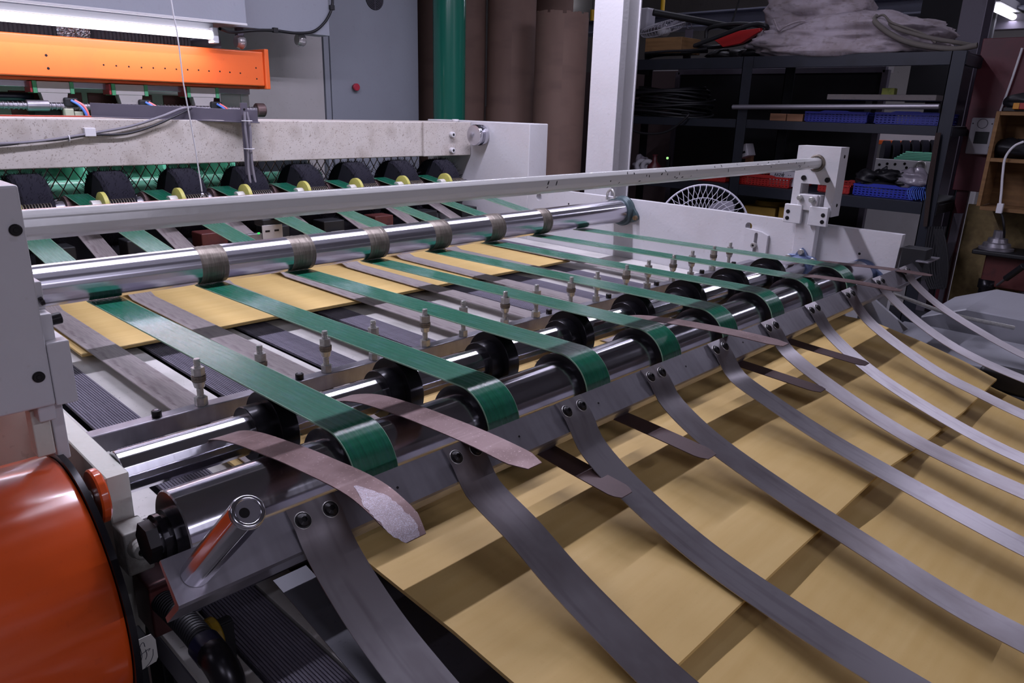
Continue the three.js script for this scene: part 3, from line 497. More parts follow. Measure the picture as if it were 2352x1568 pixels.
// near side frame
{
  const t = thing('machine_frame', 'white near side plate with clamp box beside the orange guard', 'machine frame');
  const poly = [[-0.903, yr(-0.443)], [-1.2, yr(-0.441)], [-1.24, yr(-0.40)], [-2.3, yr(-0.40)], [-2.3, yr(-1.0)], [-0.98, yr(-1.0)], [-0.93, yr(-0.7)], [-0.906, yr(-0.58)]];
  part(t, 'side_plate', prismX(poly, 0.237, 0.264, 0.0015), M.cream);
  part(t, 'clamp_box', box(0.06, 0.199, yr(-0.334), yr(-0.089), -1.01, -0.9, 0.003), M.white);
  part(t, 'bracket', box(0.182, 0.2, yr(-0.355), yr(-0.333), -0.985, -0.91, 0.002), M.white);
  part(t, 'guide_block', box(0.1995, 0.2225, yr(-0.3365), yr(-0.262), -0.96, -0.902, 0.002), M.white);
  part(t, 'tongue', box(0.2, 0.214, yr(-0.42), yr(-0.2), -0.99, -0.94, 0.002), M.white);
  for (const [x, y] of [[0.1895, yr(-0.1345)], [0.1865, yr(-0.297)]]) part(t, 'socket_screw', [rod(V(x, y, -0.9005), V(x, y, -0.897), 0.0062, 20), rod(V(x, y, -0.8975), V(x, y, -0.8965), 0.003, 6)], M.oxide);
  part(t, 'stop_block', box(0.2, 0.213, yr(-0.275), yr(-0.232), -0.945, -0.915, 0.002), M.white);
  part(t, 'stop_screw', rod(V(0.2125, yr(-0.242), -0.925), V(0.224, yr(-0.241), -0.925), 0.0068, 18), M.oxide);
  part(t, 'stop_screw', rod(V(0.208, yr(-0.222), -0.935), V(0.212, yr(-0.221), -0.935), 0.005, 14), M.oxide);
  part(t, 'hanger', box(0.178, 0.197, yr(-0.405), yr(-0.345), -0.955, -0.93, 0.002), M.cream);
  part(t, 'back_plate', box(0.03, 0.236, yr(-0.98), yr(-0.345), -1.24, -1.215, 0.002), M.cream);
  part(t, 'foot_block', box(0.2365, 0.268, yr(-0.565), yr(-0.505), -0.905, -0.866, 0.003), M.dirtyWhite);
  const hb = part(t, 'hollow_bolt', new THREE.LatheGeometry([[0.006, 0.016], [0.0095, 0.016], [0.011, 0.014], [0.011, 0.006], [0.0135, 0.005], [0.0135, 0]].map(q => new THREE.Vector2(...q)), 26).rotateX(Math.PI / 2).translate(0.252, yr(-0.527), -0.866), M.dirtyWhite); part(hb, 'socket', rod(V(0.252, yr(-0.527), -0.866), V(0.252, yr(-0.527), -0.857), 0.0062, 14), M.oxide);
  part(t, 'rusty_block', box(0.251, 0.283, yr(-0.655), yr(-0.58), -0.908, -0.85, 0.003), M.maroonBlock);
  part(t, 'bearing_nut', hexX(0.024, 0.012, V(0.23, AX.front[0], AX.front[1]), V(1, 0, 0)), M.oxide);
  for (const z of [-2.2, -1.05]) part(t, 'leg', box(0.19, 0.265, 0, yr(-0.995), z - 0.05, z + 0.05, 0.004), M.white);
  part(t, 'knob', [rod(V(0.118, yr(-0.336), -0.93), V(0.118, yr(-0.372), -0.93), 0.014, 20)], M.black, 'black ribbed knob under the clamp box');
}
// orange guard
{
  const t = thing('pulley_guard', 'large glossy orange rounded pulley guard at the near side of the machine', 'guard');
  const y = yr(-0.583), z = -0.926, r = 0.168;
  part(t, 'shell', latheX([[-0.12, 0.1], [-0.12, r - 0.006], [-0.114, r], [0.192, r], [0.198, r - 0.004], [0.198, r - 0.012]], y, z, 96), M.orange);
  part(t, 'inner_disc', latheX([[0.198, 0.02], [0.199, r + 0.003], [0.206, r + 0.003], [0.207, r - 0.01], [0.207, 0.02]], y, z, 72), M.black);
  const lug = part(t, 'lug', cylX(0.213, 0.2235, yr(-0.446), -0.872, 0.033, 0.002, 48), M.orange); part(lug, 'lug_bolt', [cylX(0.206, 0.213, yr(-0.446), -0.874, 0.008, 0.001, 18), cylX(0.2236, 0.228, yr(-0.446), -0.874, 0.008, 0.001, 18)], M.zinc);
}

// ================================================================ UPSTREAM UNIT
const depthOf = p => { const d = p.clone().sub(camera.position); return -(RM[0][2] * d.x + RM[1][2] * d.y + RM[2][2] * d.z); };
const pxm = (p, n) => n * depthOf(p) / FPX;        // n photo pixels at p, in metres
M.redline = std({ color: 0xb0402c, roughness: 0.5 });
{
  const t = thing('cross_beam', 'dusty speckled beige box beam spanning the machine above the black brushes', 'beam');
  part(t, 'beam_body', box(-1.3, 2.385, yr(-0.2124), yr(-0.0666), -2.84, -2.6, 0.004), M.beige);
  part(t, 'end_plate', box(2.12, 2.398, yr(-0.2125), yr(-0.066), -2.599, -2.585, 0.003), M.beige);
  part(t, 'red_strip', box(-1.3, 1.1, yr(-0.0664), yr(-0.062), -2.83, -2.815, 0.001), M.redline);
  for (const py of [309, 345]) { const p = onZ(1036, py, -2.585); const s = part(t, 'sleeve_bolt', new THREE.LatheGeometry([[0.006, 0.018], [0.011, 0.018], [0.0125, 0.016], [0.0125, 0], [0.006, 0]].map(a => new THREE.Vector2(...a)), 20).rotateX(Math.PI / 2).translate(p.x, p.y, p.z), M.white); part(s, 'socket', rod(V(p.x, p.y, p.z), V(p.x, p.y, p.z + 0.004), 0.006, 12), M.oxide); }
  const p = onZ(1046, 270, -2.68); part(t, 'cap_screw', rod(V(p.x, yr(-0.0667), -2.68), V(p.x, yr(-0.055), -2.68), 0.017, 16), M.white);
}
{
  const t = thing('machine_frame', 'white painted block end of the upstream frame carrying a chrome pulley', 'machine frame');
  part(t, 'housing_body', box(XF + 0.001, XF + 0.12, yr(-1.0), yr(-0.06), -2.9, -2.217, 0.004), M.white);
  for (const z of [-2.8, -2.35]) part(t, 'leg', box(XF + 0.01, XF + 0.1, 0, yr(-0.99), z - 0.05, z + 0.05, 0.004), M.white);
  const y = yr(-0.119), z = -2.503;
  const k = solo('grooved_pulley', latheX([[XF - 0.062, 0], [XF - 0.062, 0.02], [XF - 0.06, 0.044], [XF - 0.056, 0.046], [XF - 0.046, 0.046], [XF - 0.04, 0.03], [XF - 0.034, 0.03], [XF - 0.028, 0.046], [XF - 0.01, 0.046], [XF - 0.005, 0.04], [XF - 0.0005, 0.025]], y, z, 40), M.chrome, 'chrome grooved pulley on the white block end of the upstream frame', 'pulley');
}
// upstream shaft with brush wheels and belt pulleys
{
  const [y, z] = AX.up;
  const sh = thing('brush_shaft', 'steel shaft with belt pulleys under the beige beam, carrying the black brushes', 'shaft');
  part(sh, 'shaft_body', cylX(0.28, XF, y, z, 0.022, 0.001, 24), M.steel);
  for (let k = 0; k < 8; k++) { const pl = part(sh, 'belt_pulley', latheX([[BX(k) - 0.04, 0.022], [BX(k) - 0.04, 0.047], [BX(k) + 0.036, 0.047], [BX(k) + 0.036, 0.022]], y, z, 32), M.rust); part(pl, 'hub', cylX(BX(k) - 0.075, BX(k) - 0.04, y, z, 0.033, 0.002, 24), M.steel); }
  const rd = rng(5), bris = [], core = latheX([[-0.045, 0.02], [-0.045, 0.112], [-0.035, 0.12], [0.035, 0.12], [0.045, 0.112], [0.045, 0.02]], y, z, 48);
  for (let i = 0; i < 1500; i++) {
    const a = rd() * Math.PI * 2, x = (rd() - 0.5) * 0.092, L = 0.122 + 0.013 * rd(), tilt = (rd() - 0.5) * 0.03 + x * 0.25, b = a + (rd() - 0.5) * 0.12;
    const p0 = V(x, y + Math.sin(a) * 0.1, z + Math.cos(a) * 0.1), p1 = V(x + tilt, y + Math.sin(b) * L, z + Math.cos(b) * L), w = 0.0013, s = V(Math.sin(i) * w, Math.cos(i * 1.7) * w, Math.sin(i * 2.3) * w);
    bris.push(p0.x - s.x, p0.y - s.y, p0.z - s.z, p0.x + s.x, p0.y + s.y, p0.z + s.z, p1.x, p1.y, p1.z, p0.x + s.z, p0.y + s.x, p0.z + s.y, p0.x - s.z, p0.y - s.x, p0.z - s.y, p1.x, p1.y, p1.z);
  }
  const bg = new THREE.BufferGeometry(); bg.setAttribute('position', new THREE.Float32BufferAttribute(bris, 3)); bg.computeVertexNormals();
  const t = thing('rotary_brush', '', 'brush', 'black brush wheels under the beige beam');
  const lab = k => `${ORD[k]} black fuzzy brush wheel counted from the near side frame, under the beige beam`;
  part(t, 'core', core, M.bristle); const bb = part(t, 'bristles', bg, M.bristle); bb.userData.kind = 'stuff';
  t.position.x = 0.598; t.userData.label = lab(0);
  for (let k = 1; k < 8; k++) copyOf(t, 0.2325 * k, 0, 0, lab(k));
  const h = thing('yellow_hub', '', 'hub', 'yellow hubs beside the brush wheels');
  const lh = k => `pale yellow hub ring beside the ${ORD[k]} black brush wheel`;
  part(h, 'ring', latheX([[-0.008, 0.02], [-0.008, 0.042], [-0.006, 0.046], [0.006, 0.046], [0.008, 0.042], [0.008, 0.02]], y + 0.022, z + 0.125, 32), M.yellow);
  part(h, 'sleeve', cylX(-0.035, -0.008, y + 0.022, z + 0.125, 0.022, 0.001, 20), M.bed);
  const coil = []; for (let i = 0; i <= 120; i++) { const a = i / 12 * 2 * Math.PI; coil.push(V(0.012 + 0.008 * i / 12, y + 0.018 + Math.sin(a) * 0.026, z + 0.135 + Math.cos(a) * 0.026)); }
  part(h, 'spring', tubeG(coil, 0.0018, 200, 5), M.worn);
  h.position.x = 0.535; h.userData.label = lh(0);
  for (let k = 1; k < 8; k++) copyOf(h, 0.2325 * k, 0, 0, lh(k));
}
// expanded metal screen
{
  M.wire = std({ color: 0x6a6258, roughness: 0.5, metalness: 0.5 });
  const g = [], x0 = 0.1, y0 = yr(-0.40), dx = 0.0395, dy = 0.064, Z = -2.86;
  for (let i = 0; i < 56; i++) for (let j = 0; j < 3; j++) {
    const x = x0 + i * dx + 0.01, y = y0 + j * dy;
    for (const s of [-1, 1]) { const a = V(x, y, Z), b = V(x + s * dx / 2, y + dy / 2, Z + 0.002); g.push(bar(a, b)); g.push(bar(V(x, y + dy, Z), V(x + s * dx / 2, y + dy / 2, Z + 0.002))); }
  }
  function bar(a, b) { const d = b.clone().sub(a), L = d.length(), q = new THREE.BoxGeometry(0.0032, L, 0.002); q.applyQuaternion(new THREE.Quaternion().setFromUnitVectors(V(0, 1, 0), d.normalize())); q.translate((a.x + b.x) / 2, (a.y + b.y) / 2, (a.z + b.z) / 2); return q; }
  const t = thing('mesh_screen', 'diamond expanded metal guard screen behind the black brushes', 'screen');
  const w = part(t, 'strands', g, M.wire); w.userData.kind = 'stuff';
  for (const y of [yr(-0.41), yr(-0.205)]) part(t, 'edge_bar', box(0.08, 2.32, y - 0.008, y + 0.008, Z - 0.006, Z + 0.006, 0.001), M.wire);
}
// green machine behind the screen
{
  M.gpaint = phy({ map: painted(0x6cbd9c, 0x55a688, 0.5, 0.6, 0.4, 401), roughness: 0.35, clearcoat: 0.3 });
  const t = thing('green_unit', 'green painted slitter bed with a glossy green roller behind the guard screen', 'machine');
  part(t, 'slope_panel', prismX([[-3.0, yr(-0.42)], [-4.4, yr(-0.19)], [-4.4, yr(-0.7)], [-3.0, yr(-0.7)]], -1.2, 1.75, 0.004), M.gpaint);
  part(t, 'green_roller', cylX(-1.2, 1.85, yr(-0.335), -3.02, 0.045, 0.002, 32), M.gpaint);
  for (let i = 0; i < 9; i++) part(t, 'rib_plate', box(-0.9 + i * 0.31, -0.885 + i * 0.31, yr(-0.4), yr(-0.2), -3.9, -3.3, 0.002), M.gpaint);
  part(t, 'pale_strip', box(-1.2, 1.9, yr(-0.235), yr(-0.215), -3.75, -3.7, 0.003), M.white);  // pale strip behind the screen
  part(t, 'pedestal', box(-1.2, 1.8, 0, yr(-0.7), -4.4, -3.0, 0.004), M.gpaint);
  const b = thing('apron_plate', 'rusty brown plate with pale blocks under the green belts behind the press roller', 'plate');
  part(b, 'added_back_sheet', box(-0.9, XF - 0.01, 0.1, yr(-0.345), -2.93, -2.9, 0.002), M.innerPaint);  // added sheet hiding the green unit where the cavity lies in deep shade
  part(b, 'plate_body', box(0.3, XF - 0.01, yr(-0.53), yr(-0.505), -2.58, -2.40, 0.002), M.maroonBlock);
  for (let k = 0; k < 9; k++) { part(b, 'dark_block', box(0.33 + PITCH * k, 0.42 + PITCH * k, yr(-0.504), yr(-0.425), -2.5, -2.42, 0.004), k % 3 ? M.blackPaint : M.maroonBlock); part(b, 'pale_block', box(0.35 + PITCH * k, 0.41 + PITCH * k, yr(-0.504), yr(-0.462), -2.41, -2.395, 0.003), M.bed); }
  for (const x of [0.35, 2.3]) part(b, 'foot', box(x - 0.012, x + 0.012, 0, yr(-0.531), -2.578, -2.56, 0.002), M.blackPaint);
}
// angle arm with post, cables and sensor
{
  M.armgrey = std({ map: painted(0x5d5864, 0x46424c, 0.5, 0.3, 0.5, 411), roughness: 0.5, metalness: 0.3 });
  M.cable = std({ color: 0x77737c, roughness: 0.5 }); M.cableD = std({ color: 0x26242c, roughness: 0.45 }); M.tie = std({ color: 0xd5d3d8, roughness: 0.5 });
  const t = thing('angle_arm', 'grey angle iron arm with a drilled post carrying tied cables above the beige beam', 'bracket');
  const a = onZ(208, 252, -2.72), b = onZ(592, 268, -2.57), d = b.clone().sub(a), L = d.length();
  const g = mergeGeometries([box(0, L, -0.022, 0.022, -0.002, 0.002, 0.001), box(0, L, -0.022, -0.018, -0.002, 0.03, 0.001)].map(clean)); g.applyQuaternion(new THREE.Quaternion().setFromUnitVectors(V(1, 0, 0), d.normalize())); g.translate(a.x, a.y, a.z);
  part(t, 'angle', g, M.armgrey);
  const p = onZ(558, 236, -2.55), q = onZ(563, 445, -2.42);
  const post = part(t, 'post', box(p.x - 0.0125, p.x + 0.0125, yr(-0.42), p.y, -2.55, -2.545, 0.001), M.armgrey);
  part(post, 'post_hole', rod(V(p.x, p.y - 0.022, -2.5448), V(p.x, p.y - 0.022, -2.5444), 0.004, 10), M.oxide);
  const c = thing('cable_bundle', 'pair of grey cables tied to the post in front of the beige beam', 'cable');
  for (const s of [-1, 1]) part(c, 'cable', tubeG([V(p.x + 0.004 * s, p.y - 0.03, -2.535), V(p.x + 0.009 * s, p.y - 0.09, -2.53), V(p.x + 0.006 * s, p.y - 0.16, -2.53), V(p.x + 0.009 * s, p.y - 0.24, -2.53), V(p.x + 0.01 * s + 0.01, yr(-0.37), -2.5), V(p.x + 0.03, yr(-0.4), -2.45)], 0.0045, 40, 7), M.cable);
  for (const dy of [0.06, 0.155]) part(c, 'cable_tie', new THREE.TorusGeometry(0.017, 0.0018, 6, 20).rotateX(Math.PI / 2).translate(p.x + 0.002, p.y - dy, -2.535), M.tie);
  const c2 = thing('signal_cable', 'two grey cables sagging along the front of the beige beam with white ties', 'cable');
  const Z = -2.588, P = (x, y, z = Z) => onZ(x, y, z);
  part(c2, 'cable', tubeG([P(-60, 331), P(0, 330), P(70, 326), P(130, 319), P(205, 307), P(300, 290), P(370, 268), P(420, 249, -2.62), P(450, 246, -2.64)], 0.0042, 60, 7), M.cable);
  part(c2, 'cable', tubeG([P(-60, 336), P(0, 334), P(60, 327), P(140, 320), P(205, 310), P(290, 307), P(350, 290), P(400, 268), P(440, 248, -2.62)], 0.0036, 60, 7), M.cableD);
  const m = P(205, 304, -2.595); part(c2, 'tie_mount', box(m.x - 0.016, m.x + 0.016, m.y - 0.012, m.y + 0.014, -2.6, -2.583, 0.002), M.tie);
  const m2 = P(158, 318, -2.59); part(c2, 'cable_tie', new THREE.TorusGeometry(0.009, 0.0018, 6, 16).rotateY(1.5).translate(m2.x, m2.y, -2.588), M.tie);
  const s = thing('sensor_box', 'small beige slotted sensor bracket with a black sensor behind the press roller', 'sensor');
  const u = onZ(625, 530, -2.2);
  part(s, 'bracket_plate', box(u.x - 0.035, u.x + 0.035, u.y - 0.025, u.y + 0.02, -2.2, -2.196, 0.001), M.panel);
  for (const k of [-0.018, 0.014]) part(s, 'slot', box(u.x + k - 0.008, u.x + k + 0.008, u.y - 0.002, u.y + 0.004, -2.1958, -2.1954, 0), M.oxide);
  part(s, 'side_plate', box(u.x - 0.085, u.x - 0.035, u.y - 0.03, u.y - 0.004, -2.22, -2.2, 0.002), M.steel);
  part(s, 'sensor_head', box(u.x - 0.03, u.x + 0.03, u.y + 0.015, u.y + 0.038, -2.26, -2.2, 0.004), M.rubber);
  M.led = std({ color: 0x2f9a4a, emissive: 0x2fd060, emissiveIntensity: 0.5 }); part(s, 'status_light', box(u.x - 0.052, u.x - 0.044, u.y - 0.006, u.y + 0.0, -2.1985, -2.1965, 0.0005), M.led);
  part(s, 'stem', box(u.x - 0.01, u.x + 0.01, yr(-0.70), u.y - 0.02, -2.22, -2.205, 0.002), M.steel);
  const W = (x, y) => onZ(x, y, -2.05);
  const st = thing('hanging_string', 'thin white string hanging down in front of the orange beam with a frayed knot', 'string');
  part(st, 'string', tubeG([V(W(388, -40).x, RH, -2.05), W(388, -40), W(396, 20), W(406, 70), W(414, 130), W(421, 190), W(432, 250), W(443, 310), W(454, 375), W(464, 440)], 0.0018, 90, 6), M.tie);
  const e = W(465, 446); part(st, 'knot', [new THREE.SphereGeometry(0.004, 8, 6).translate(e.x, e.y, e.z), rod(e, V(e.x - 0.006, e.y - 0.008, e.z), 0.001, 5), rod(e, V(e.x + 0.005, e.y - 0.009, e.z), 0.001, 5)], M.tie);
}
// orange beam with slitter heads
{
  const Z = -3.2, t = thing('orange_beam', 'bright orange painted box beam with small drilled holes under the tube lamp', 'beam');
  const y1 = yr(0.2075), y0 = yr(0.064), xe = onZ(604, 118, Z).x;
  part(t, 'beam_body', box(-1.3, xe, y0, y1, Z - 0.2, Z, 0.006), M.orange2);
  part(t, 'end_plate', box(xe, xe + 0.02, y0 - 0.012, y1 + 0.012, Z - 0.21, Z + 0.012, 0.004), M.orange2);
  for (const [x, y] of [[106, 127], [111, 157], [238, 149], [267, 151], [296, 153], [325, 155], [352, 156], [379, 157], [405, 159], [431, 160], [456, 161], [480, 163], [505, 164], [528, 166], [552, 168], [588, 156], [590, 181]]) { const p = onZ(x, y, Z); part(t, 'drilled_hole', rod(V(p.x, p.y, Z - 0.001), V(p.x, p.y, Z + 0.0006), x < 120 ? 0.005 : 0.0035, 8), M.oxide); }
  part(t, 'bottom_ledge', box(-1.3, xe + 0.01, y0 - 0.012, y0 - 0.001, Z - 0.21, Z - 0.06, 0.002), M.orange2);
  // carriage rail and heads
  const r = thing('guide_rail', 'bright linear guide rail with a ball screw under the orange beam', 'rail');
  part(r, 'rail', box(-1.3, xe - 0.03, y0 - 0.036, y0 - 0.0125, Z - 0.12, Z - 0.09, 0.002), M.chrome);
  const sc = []; const ys = onZ(300, 247, Z - 0.06); for (let i = 0; i < 150; i++) sc.push(new THREE.TorusGeometry(0.012, 0.003, 6, 14).rotateY(Math.PI / 2).translate(-0.6 + i * 0.0155, ys.y, Z - 0.06));
  const bs = part(r, 'ball_screw', [cylX(-1.3, xe + 0.0, ys.y, Z - 0.06, 0.0115, 0.001, 16), ...sc], M.steel);
  part(r, 'nut_sleeve', cylX(onZ(60, 240, Z - 0.06).x, onZ(112, 240, Z - 0.06).x, ys.y + 0.001, Z - 0.06, 0.02, 0.002, 24), M.steel);
  const eb = onZ(597, 252, Z - 0.06); part(r, 'end_wheel', cylX(eb.x - 0.02, eb.x + 0.02, ys.y, Z - 0.06, 0.03, 0.003, 28), M.rust);
  part(r, 'black_shaft', cylX(-1.3, onZ(75, 222, Z - 0.18).x, onZ(40, 222, Z - 0.18).y, Z - 0.18, 0.017, 0.001, 20), M.navy);
  part(r, 'hanger_bracket', [box(xe - 0.06, xe - 0.02, yr(-0.06), y0 - 0.012, Z - 0.14, Z - 0.12, 0.003), box(xe - 0.15, xe - 0.06, yr(-0.03), y0 - 0.03, Z - 0.13, Z - 0.125, 0.002)], M.panel);
  M.capGreen = std({ color: 0x4fa172, roughness: 0.5 }); M.capRed = std({ color: 0xa1323c, roughness: 0.5 }); M.blueHose = std({ color: 0x4a6fc0, roughness: 0.4 }); M.pinkHose = std({ color: 0xd06a6a, roughness: 0.4 }); M.valve = std({ color: 0x9ea08c, roughness: 0.5 });
  const head = (px, k) => {
    const c = onZ(px, 196, Z - 0.09), h = thing('slitter_head', ['pale slitter head with green end caps and a bundled hose, beside the ball screw sleeve', 'pale slitter head with a green valve and orange hose, above the grey arm', 'pale slitter head beside the white hanger plate, with blue and red hoses'][k], 'machine head');
    part(h, 'carriage', box(c.x - 0.055, c.x + 0.055, y0 - 0.055, y0 - 0.014, Z - 0.13, Z - 0.055, 0.003), M.panel);
    for (const s of [-1, 1]) part(h, 'end_cap', box(c.x + s * 0.062 - 0.007, c.x + s * 0.062 + 0.007, y0 - 0.057, y0 - 0.013, Z - 0.132, Z - 0.053, 0.002), M.capGreen);
    part(h, 'red_seal', box(c.x - 0.078, c.x - 0.07, y0 - 0.055, y0 - 0.015, Z - 0.13, Z - 0.055, 0.002), M.capRed);
    part(h, 'lower_plate', prismXY([[-0.045, 0], [0.045, 0], [0.038, -0.034], [-0.038, -0.034]], c.x, y0 - 0.055, Z - 0.1, Z - 0.056), M.panel);
    part(h, 'dark_holder', box(c.x - 0.07, c.x + 0.02, y0 - 0.15, y0 - 0.09, Z - 0.16, Z - 0.08, 0.004), M.blackPaint);
    part(h, 'valve_block', [box(c.x + 0.02, c.x + 0.05, y0 - 0.165, y0 - 0.11, Z - 0.07, Z - 0.03, 0.003), box(c.x + 0.052, c.x + 0.082, y0 - 0.168, y0 - 0.12, Z - 0.07, Z - 0.03, 0.003)], k === 1 ? M.capGreen : M.valve);
    part(h, 'motor', box(c.x + 0.025, c.x + 0.075, y0 - 0.105, y0 - 0.07, Z - 0.09, Z - 0.04, 0.008), M.blackPaint);
    const hose = (m, o) => part(h, 'hose', tubeG([V(c.x + 0.06 + o, y0 - 0.08, Z - 0.04), V(c.x + 0.085 + o, y0 - 0.1, Z - 0.025), V(c.x + 0.095 + o * 0.5, y0 - 0.135, Z - 0.02), V(c.x + 0.09, y0 - 0.175, Z - 0.03)], 0.005, 20, 6), m);
    hose(M.pinkHose, 0); hose(M.blueHose, -0.012);
    part(h, 'backing', box(c.x - 0.12, c.x + 0.13, y0 - 0.17, y0 - 0.05, Z - 0.19, Z - 0.18, 0.002), M.maroonBlock);
    return h;
  };
  [116, 290, 457].forEach(head);
  function prismXY(poly, x, y, z0, z1) { const s = new THREE.Shape(poly.map(p => new THREE.Vector2(p[0] + x, p[1] + y))); const g = new THREE.ExtrudeGeometry(s, { depth: z1 - z0, bevelEnabled: false }); g.translate(0, 0, z0); return g; }
}
// lamp under the hood, hood, ribbed roller, cabinet
{
  const Z = -3.12, y = yr(0.0805 * 3.12), xe = onZ(486, 76, Z).x;
  const t = thing('tube_lamp', 'long glowing white tube lamp fixed under the grey hood above the orange beam', 'lamp');
  part(t, 'housing', box(-1.3, xe + 0.02, y + 0.02, y + 0.048, Z - 0.1, Z - 0.02, 0.004), M.fixture);
  part(t, 'end_socket', box(xe, xe + 0.025, y - 0.03, y + 0.03, Z - 0.04, Z + 0.01, 0.004), M.fixture);
  part(t, 'glowing_tube', cylX(-1.3, xe, y, Z, 0.017, 0.002, 20), M.glow);
  const l = new THREE.RectAreaLight(LCOL, 13, xe + 1.3, 0.05); l.position.set((xe - 1.3) / 2, y - 0.02, Z); l.lookAt((xe - 1.3) / 2, y - 1, Z); l.castShadow = true; t.add(l);
  const l2 = new THREE.RectAreaLight(LCOL, 4, xe + 1.3, 0.04); l2.position.set((xe - 1.3) / 2, y, Z + 0.02); l2.lookAt((xe - 1.3) / 2, y, Z + 1); l2.castShadow = true; t.add(l2);
  // hood
  const hz = -3.05, h = thing('hood', 'large grey sheet metal hood over the orange beam', 'machine hood');
  const pa = onZ(0, 0, hz), pb = onZ(490, 50, hz), yh = (pa.y + pb.y) / 2 + 0.004, xr = onZ(757, 70, -3.35).x;
  part(h, 'front_face', box(-1.4, xe + 0.12, yh, 2.9, hz - 0.02, hz, 0.003), M.grey);
  part(h, 'underside', box(-1.4, xe + 0.12, yh, yh + 0.01, -3.45, hz - 0.02, 0.001), M.grey);
  part(h, 'hem', box(-1.4, xe + 0.12, yh - 0.006, yh + 0.003, hz - 0.004, hz + 0.005, 0.002), M.white);
  const y2 = onZ(650, 72, -3.35).y; part(h, 'side_panel', box(xe + 0.121, xr, y2, 2.9, -3.45, -3.35, 0.003), M.grey);
  // ribbed roller behind the lamp
  const rp = []; for (let i = 0; i <= 190; i++) { const x = -1.3 + i * 0.0148; rp.push([x, 0.078], [x + 0.0074, 0.083]); }
  const rz = -3.56, ry = onZ(300, 88, rz).y; rp.unshift([-1.3, 0]); rp.push([rp[rp.length - 1][0], 0]);
  const xlim = onZ(492, 100, rz).x; const rp2 = rp.filter(p => p[0] < xlim); rp2.push([xlim, 0.07], [xlim, 0]);
  solo('ribbed_roller', latheX(rp2, ry, rz, 36), std({ color: 0x6c6b78, roughness: 0.5, metalness: 0.3 }), 'grey ribbed roller behind the glowing tube lamp', 'roller');
  // foil
  const fp = onZ(168, 74, -3.46), fg = new THREE.PlaneGeometry(0.12, 0.062, 26, 14), q = fg.attributes.position, rf = rng(9); for (let i = 0; i < q.count; i++) q.setZ(i, rf() * 0.012); fg.translate(fp.x, fp.y, fp.z); const fo = fg.toNonIndexed(); fo.computeVertexNormals();
  solo('foil_patch', [fo, fo.clone().translate(0, 0, -0.0006)], std({ color: 0xd8d8de, metalness: 1, roughness: 0.25 }), 'crumpled silver foil patch stuck above the orange beam', 'foil');
  // cabinet
  const cz = -3.7, ca = onZ(760, 150, cz).x, cb = onZ(961, 150, cz).x, c = thing('control_cabinet', 'tall grey sheet metal cabinet with a red button beside the cardboard tubes', 'cabinet');
  part(c, 'body', box(ca, cb, 0, 2.95, cz - 0.9, cz, 0.004), M.grey);
  part(c, 'seam_strip', box(onZ(748, 170, cz).x, ca - 0.004, 0, onZ(750, 80, cz).y, cz - 0.4, cz - 0.006, 0.002), M.grey);
  const rb = onZ(813, 200, cz), but = part(c, 'red_button', [rod(V(rb.x, rb.y, cz), V(rb.x, rb.y, cz + 0.014), 0.014, 20)], M.blackPaint); part(but, 'button_cap', rod(V(rb.x, rb.y, cz + 0.014), V(rb.x, rb.y, cz + 0.032), 0.02, 24), std({ color: 0xb23246, roughness: 0.4 }));
  const vp = onZ(860, -4, cz), rings = []; for (let i = 1; i < 8; i++) rings.push(new THREE.TorusGeometry(0.008 * i, 0.0018, 6, 32).translate(vp.x, vp.y, cz + 0.004)); rings.push(box(vp.x - 0.06, vp.x + 0.06, vp.y - 0.002, vp.y + 0.002, cz, cz + 0.005, 0), box(vp.x - 0.002, vp.x + 0.002, vp.y - 0.06, vp.y + 0.06, cz, cz + 0.005, 0));
  const vt = part(c, 'vent_plate', rod(V(vp.x, vp.y, cz - 0.001), V(vp.x, vp.y, cz + 0.002), 0.062, 32), M.blackPaint); part(vt, 'vent_rings', rings, M.armgrey);
  const b = thing('back_panel', 'pale beige inner panel lit by the tube lamp behind the orange beam', 'panel');
  part(b, 'panel_sheet', box(-1.35, onZ(744, 150, cz).x, yr(-0.18), y2 + 0.05, cz - 0.03, cz - 0.01, 0.002), M.panel); part(b, 'panel_leg', box(onZ(744, 150, cz).x - 0.12, onZ(744, 150, cz).x - 0.02, 0, yr(-0.18), cz - 0.03, cz - 0.01, 0.002), M.panel);
  // cable along the hood edge, glass lamps
  const K = (x, yy, z = -3.34) => onZ(x, yy, z);
  const cc = thing('black_cable', 'black cable clipped along the lower edge of the grey hood', 'cable');
  part(cc, 'cable', tubeG([K(505, 66, -3.1), K(540, 74), K(580, 70), K(630, 70), K(680, 76), K(720, 72), K(745, 52), K(760, 25), K(764, 0), K(757, -30)], 0.0065, 70, 8), M.rubber);
  for (const [x, yy] of [[632, 70], [762, 18]]) { const e = K(x, yy); part(cc, 'clip', box(e.x - 0.012, e.x + 0.012, e.y - 0.01, e.y + 0.012, e.z - 0.008, e.z + 0.009, 0.002), M.rubber); }
  for (const [x, yy, lab] of [[551, 96, 'small glass lens lamp hanging under the hood next to the tube lamp'], [690, 92, 'small glass lens lamp hanging under the hood next to the cabinet']]) {
    const e = K(x, yy, -3.4), g = thing('lens_lamp', lab, 'lamp');
    part(g, 'lens', latheX([[-0.02, 0], [-0.02, 0.024], [-0.008, 0.032], [0.008, 0.032], [0.02, 0.024], [0.02, 0]], e.y, e.z, 28).translate(e.x, 0, 0), phy({ color: 0xd6d2d4, metalness: 0.7, roughness: 0.15 }));
    part(g, 'mount', box(e.x - 0.015, e.x + 0.015, e.y + 0.025, y2 + 0.02, e.z - 0.015, e.z + 0.015, 0.003), M.armgrey);
  }
}
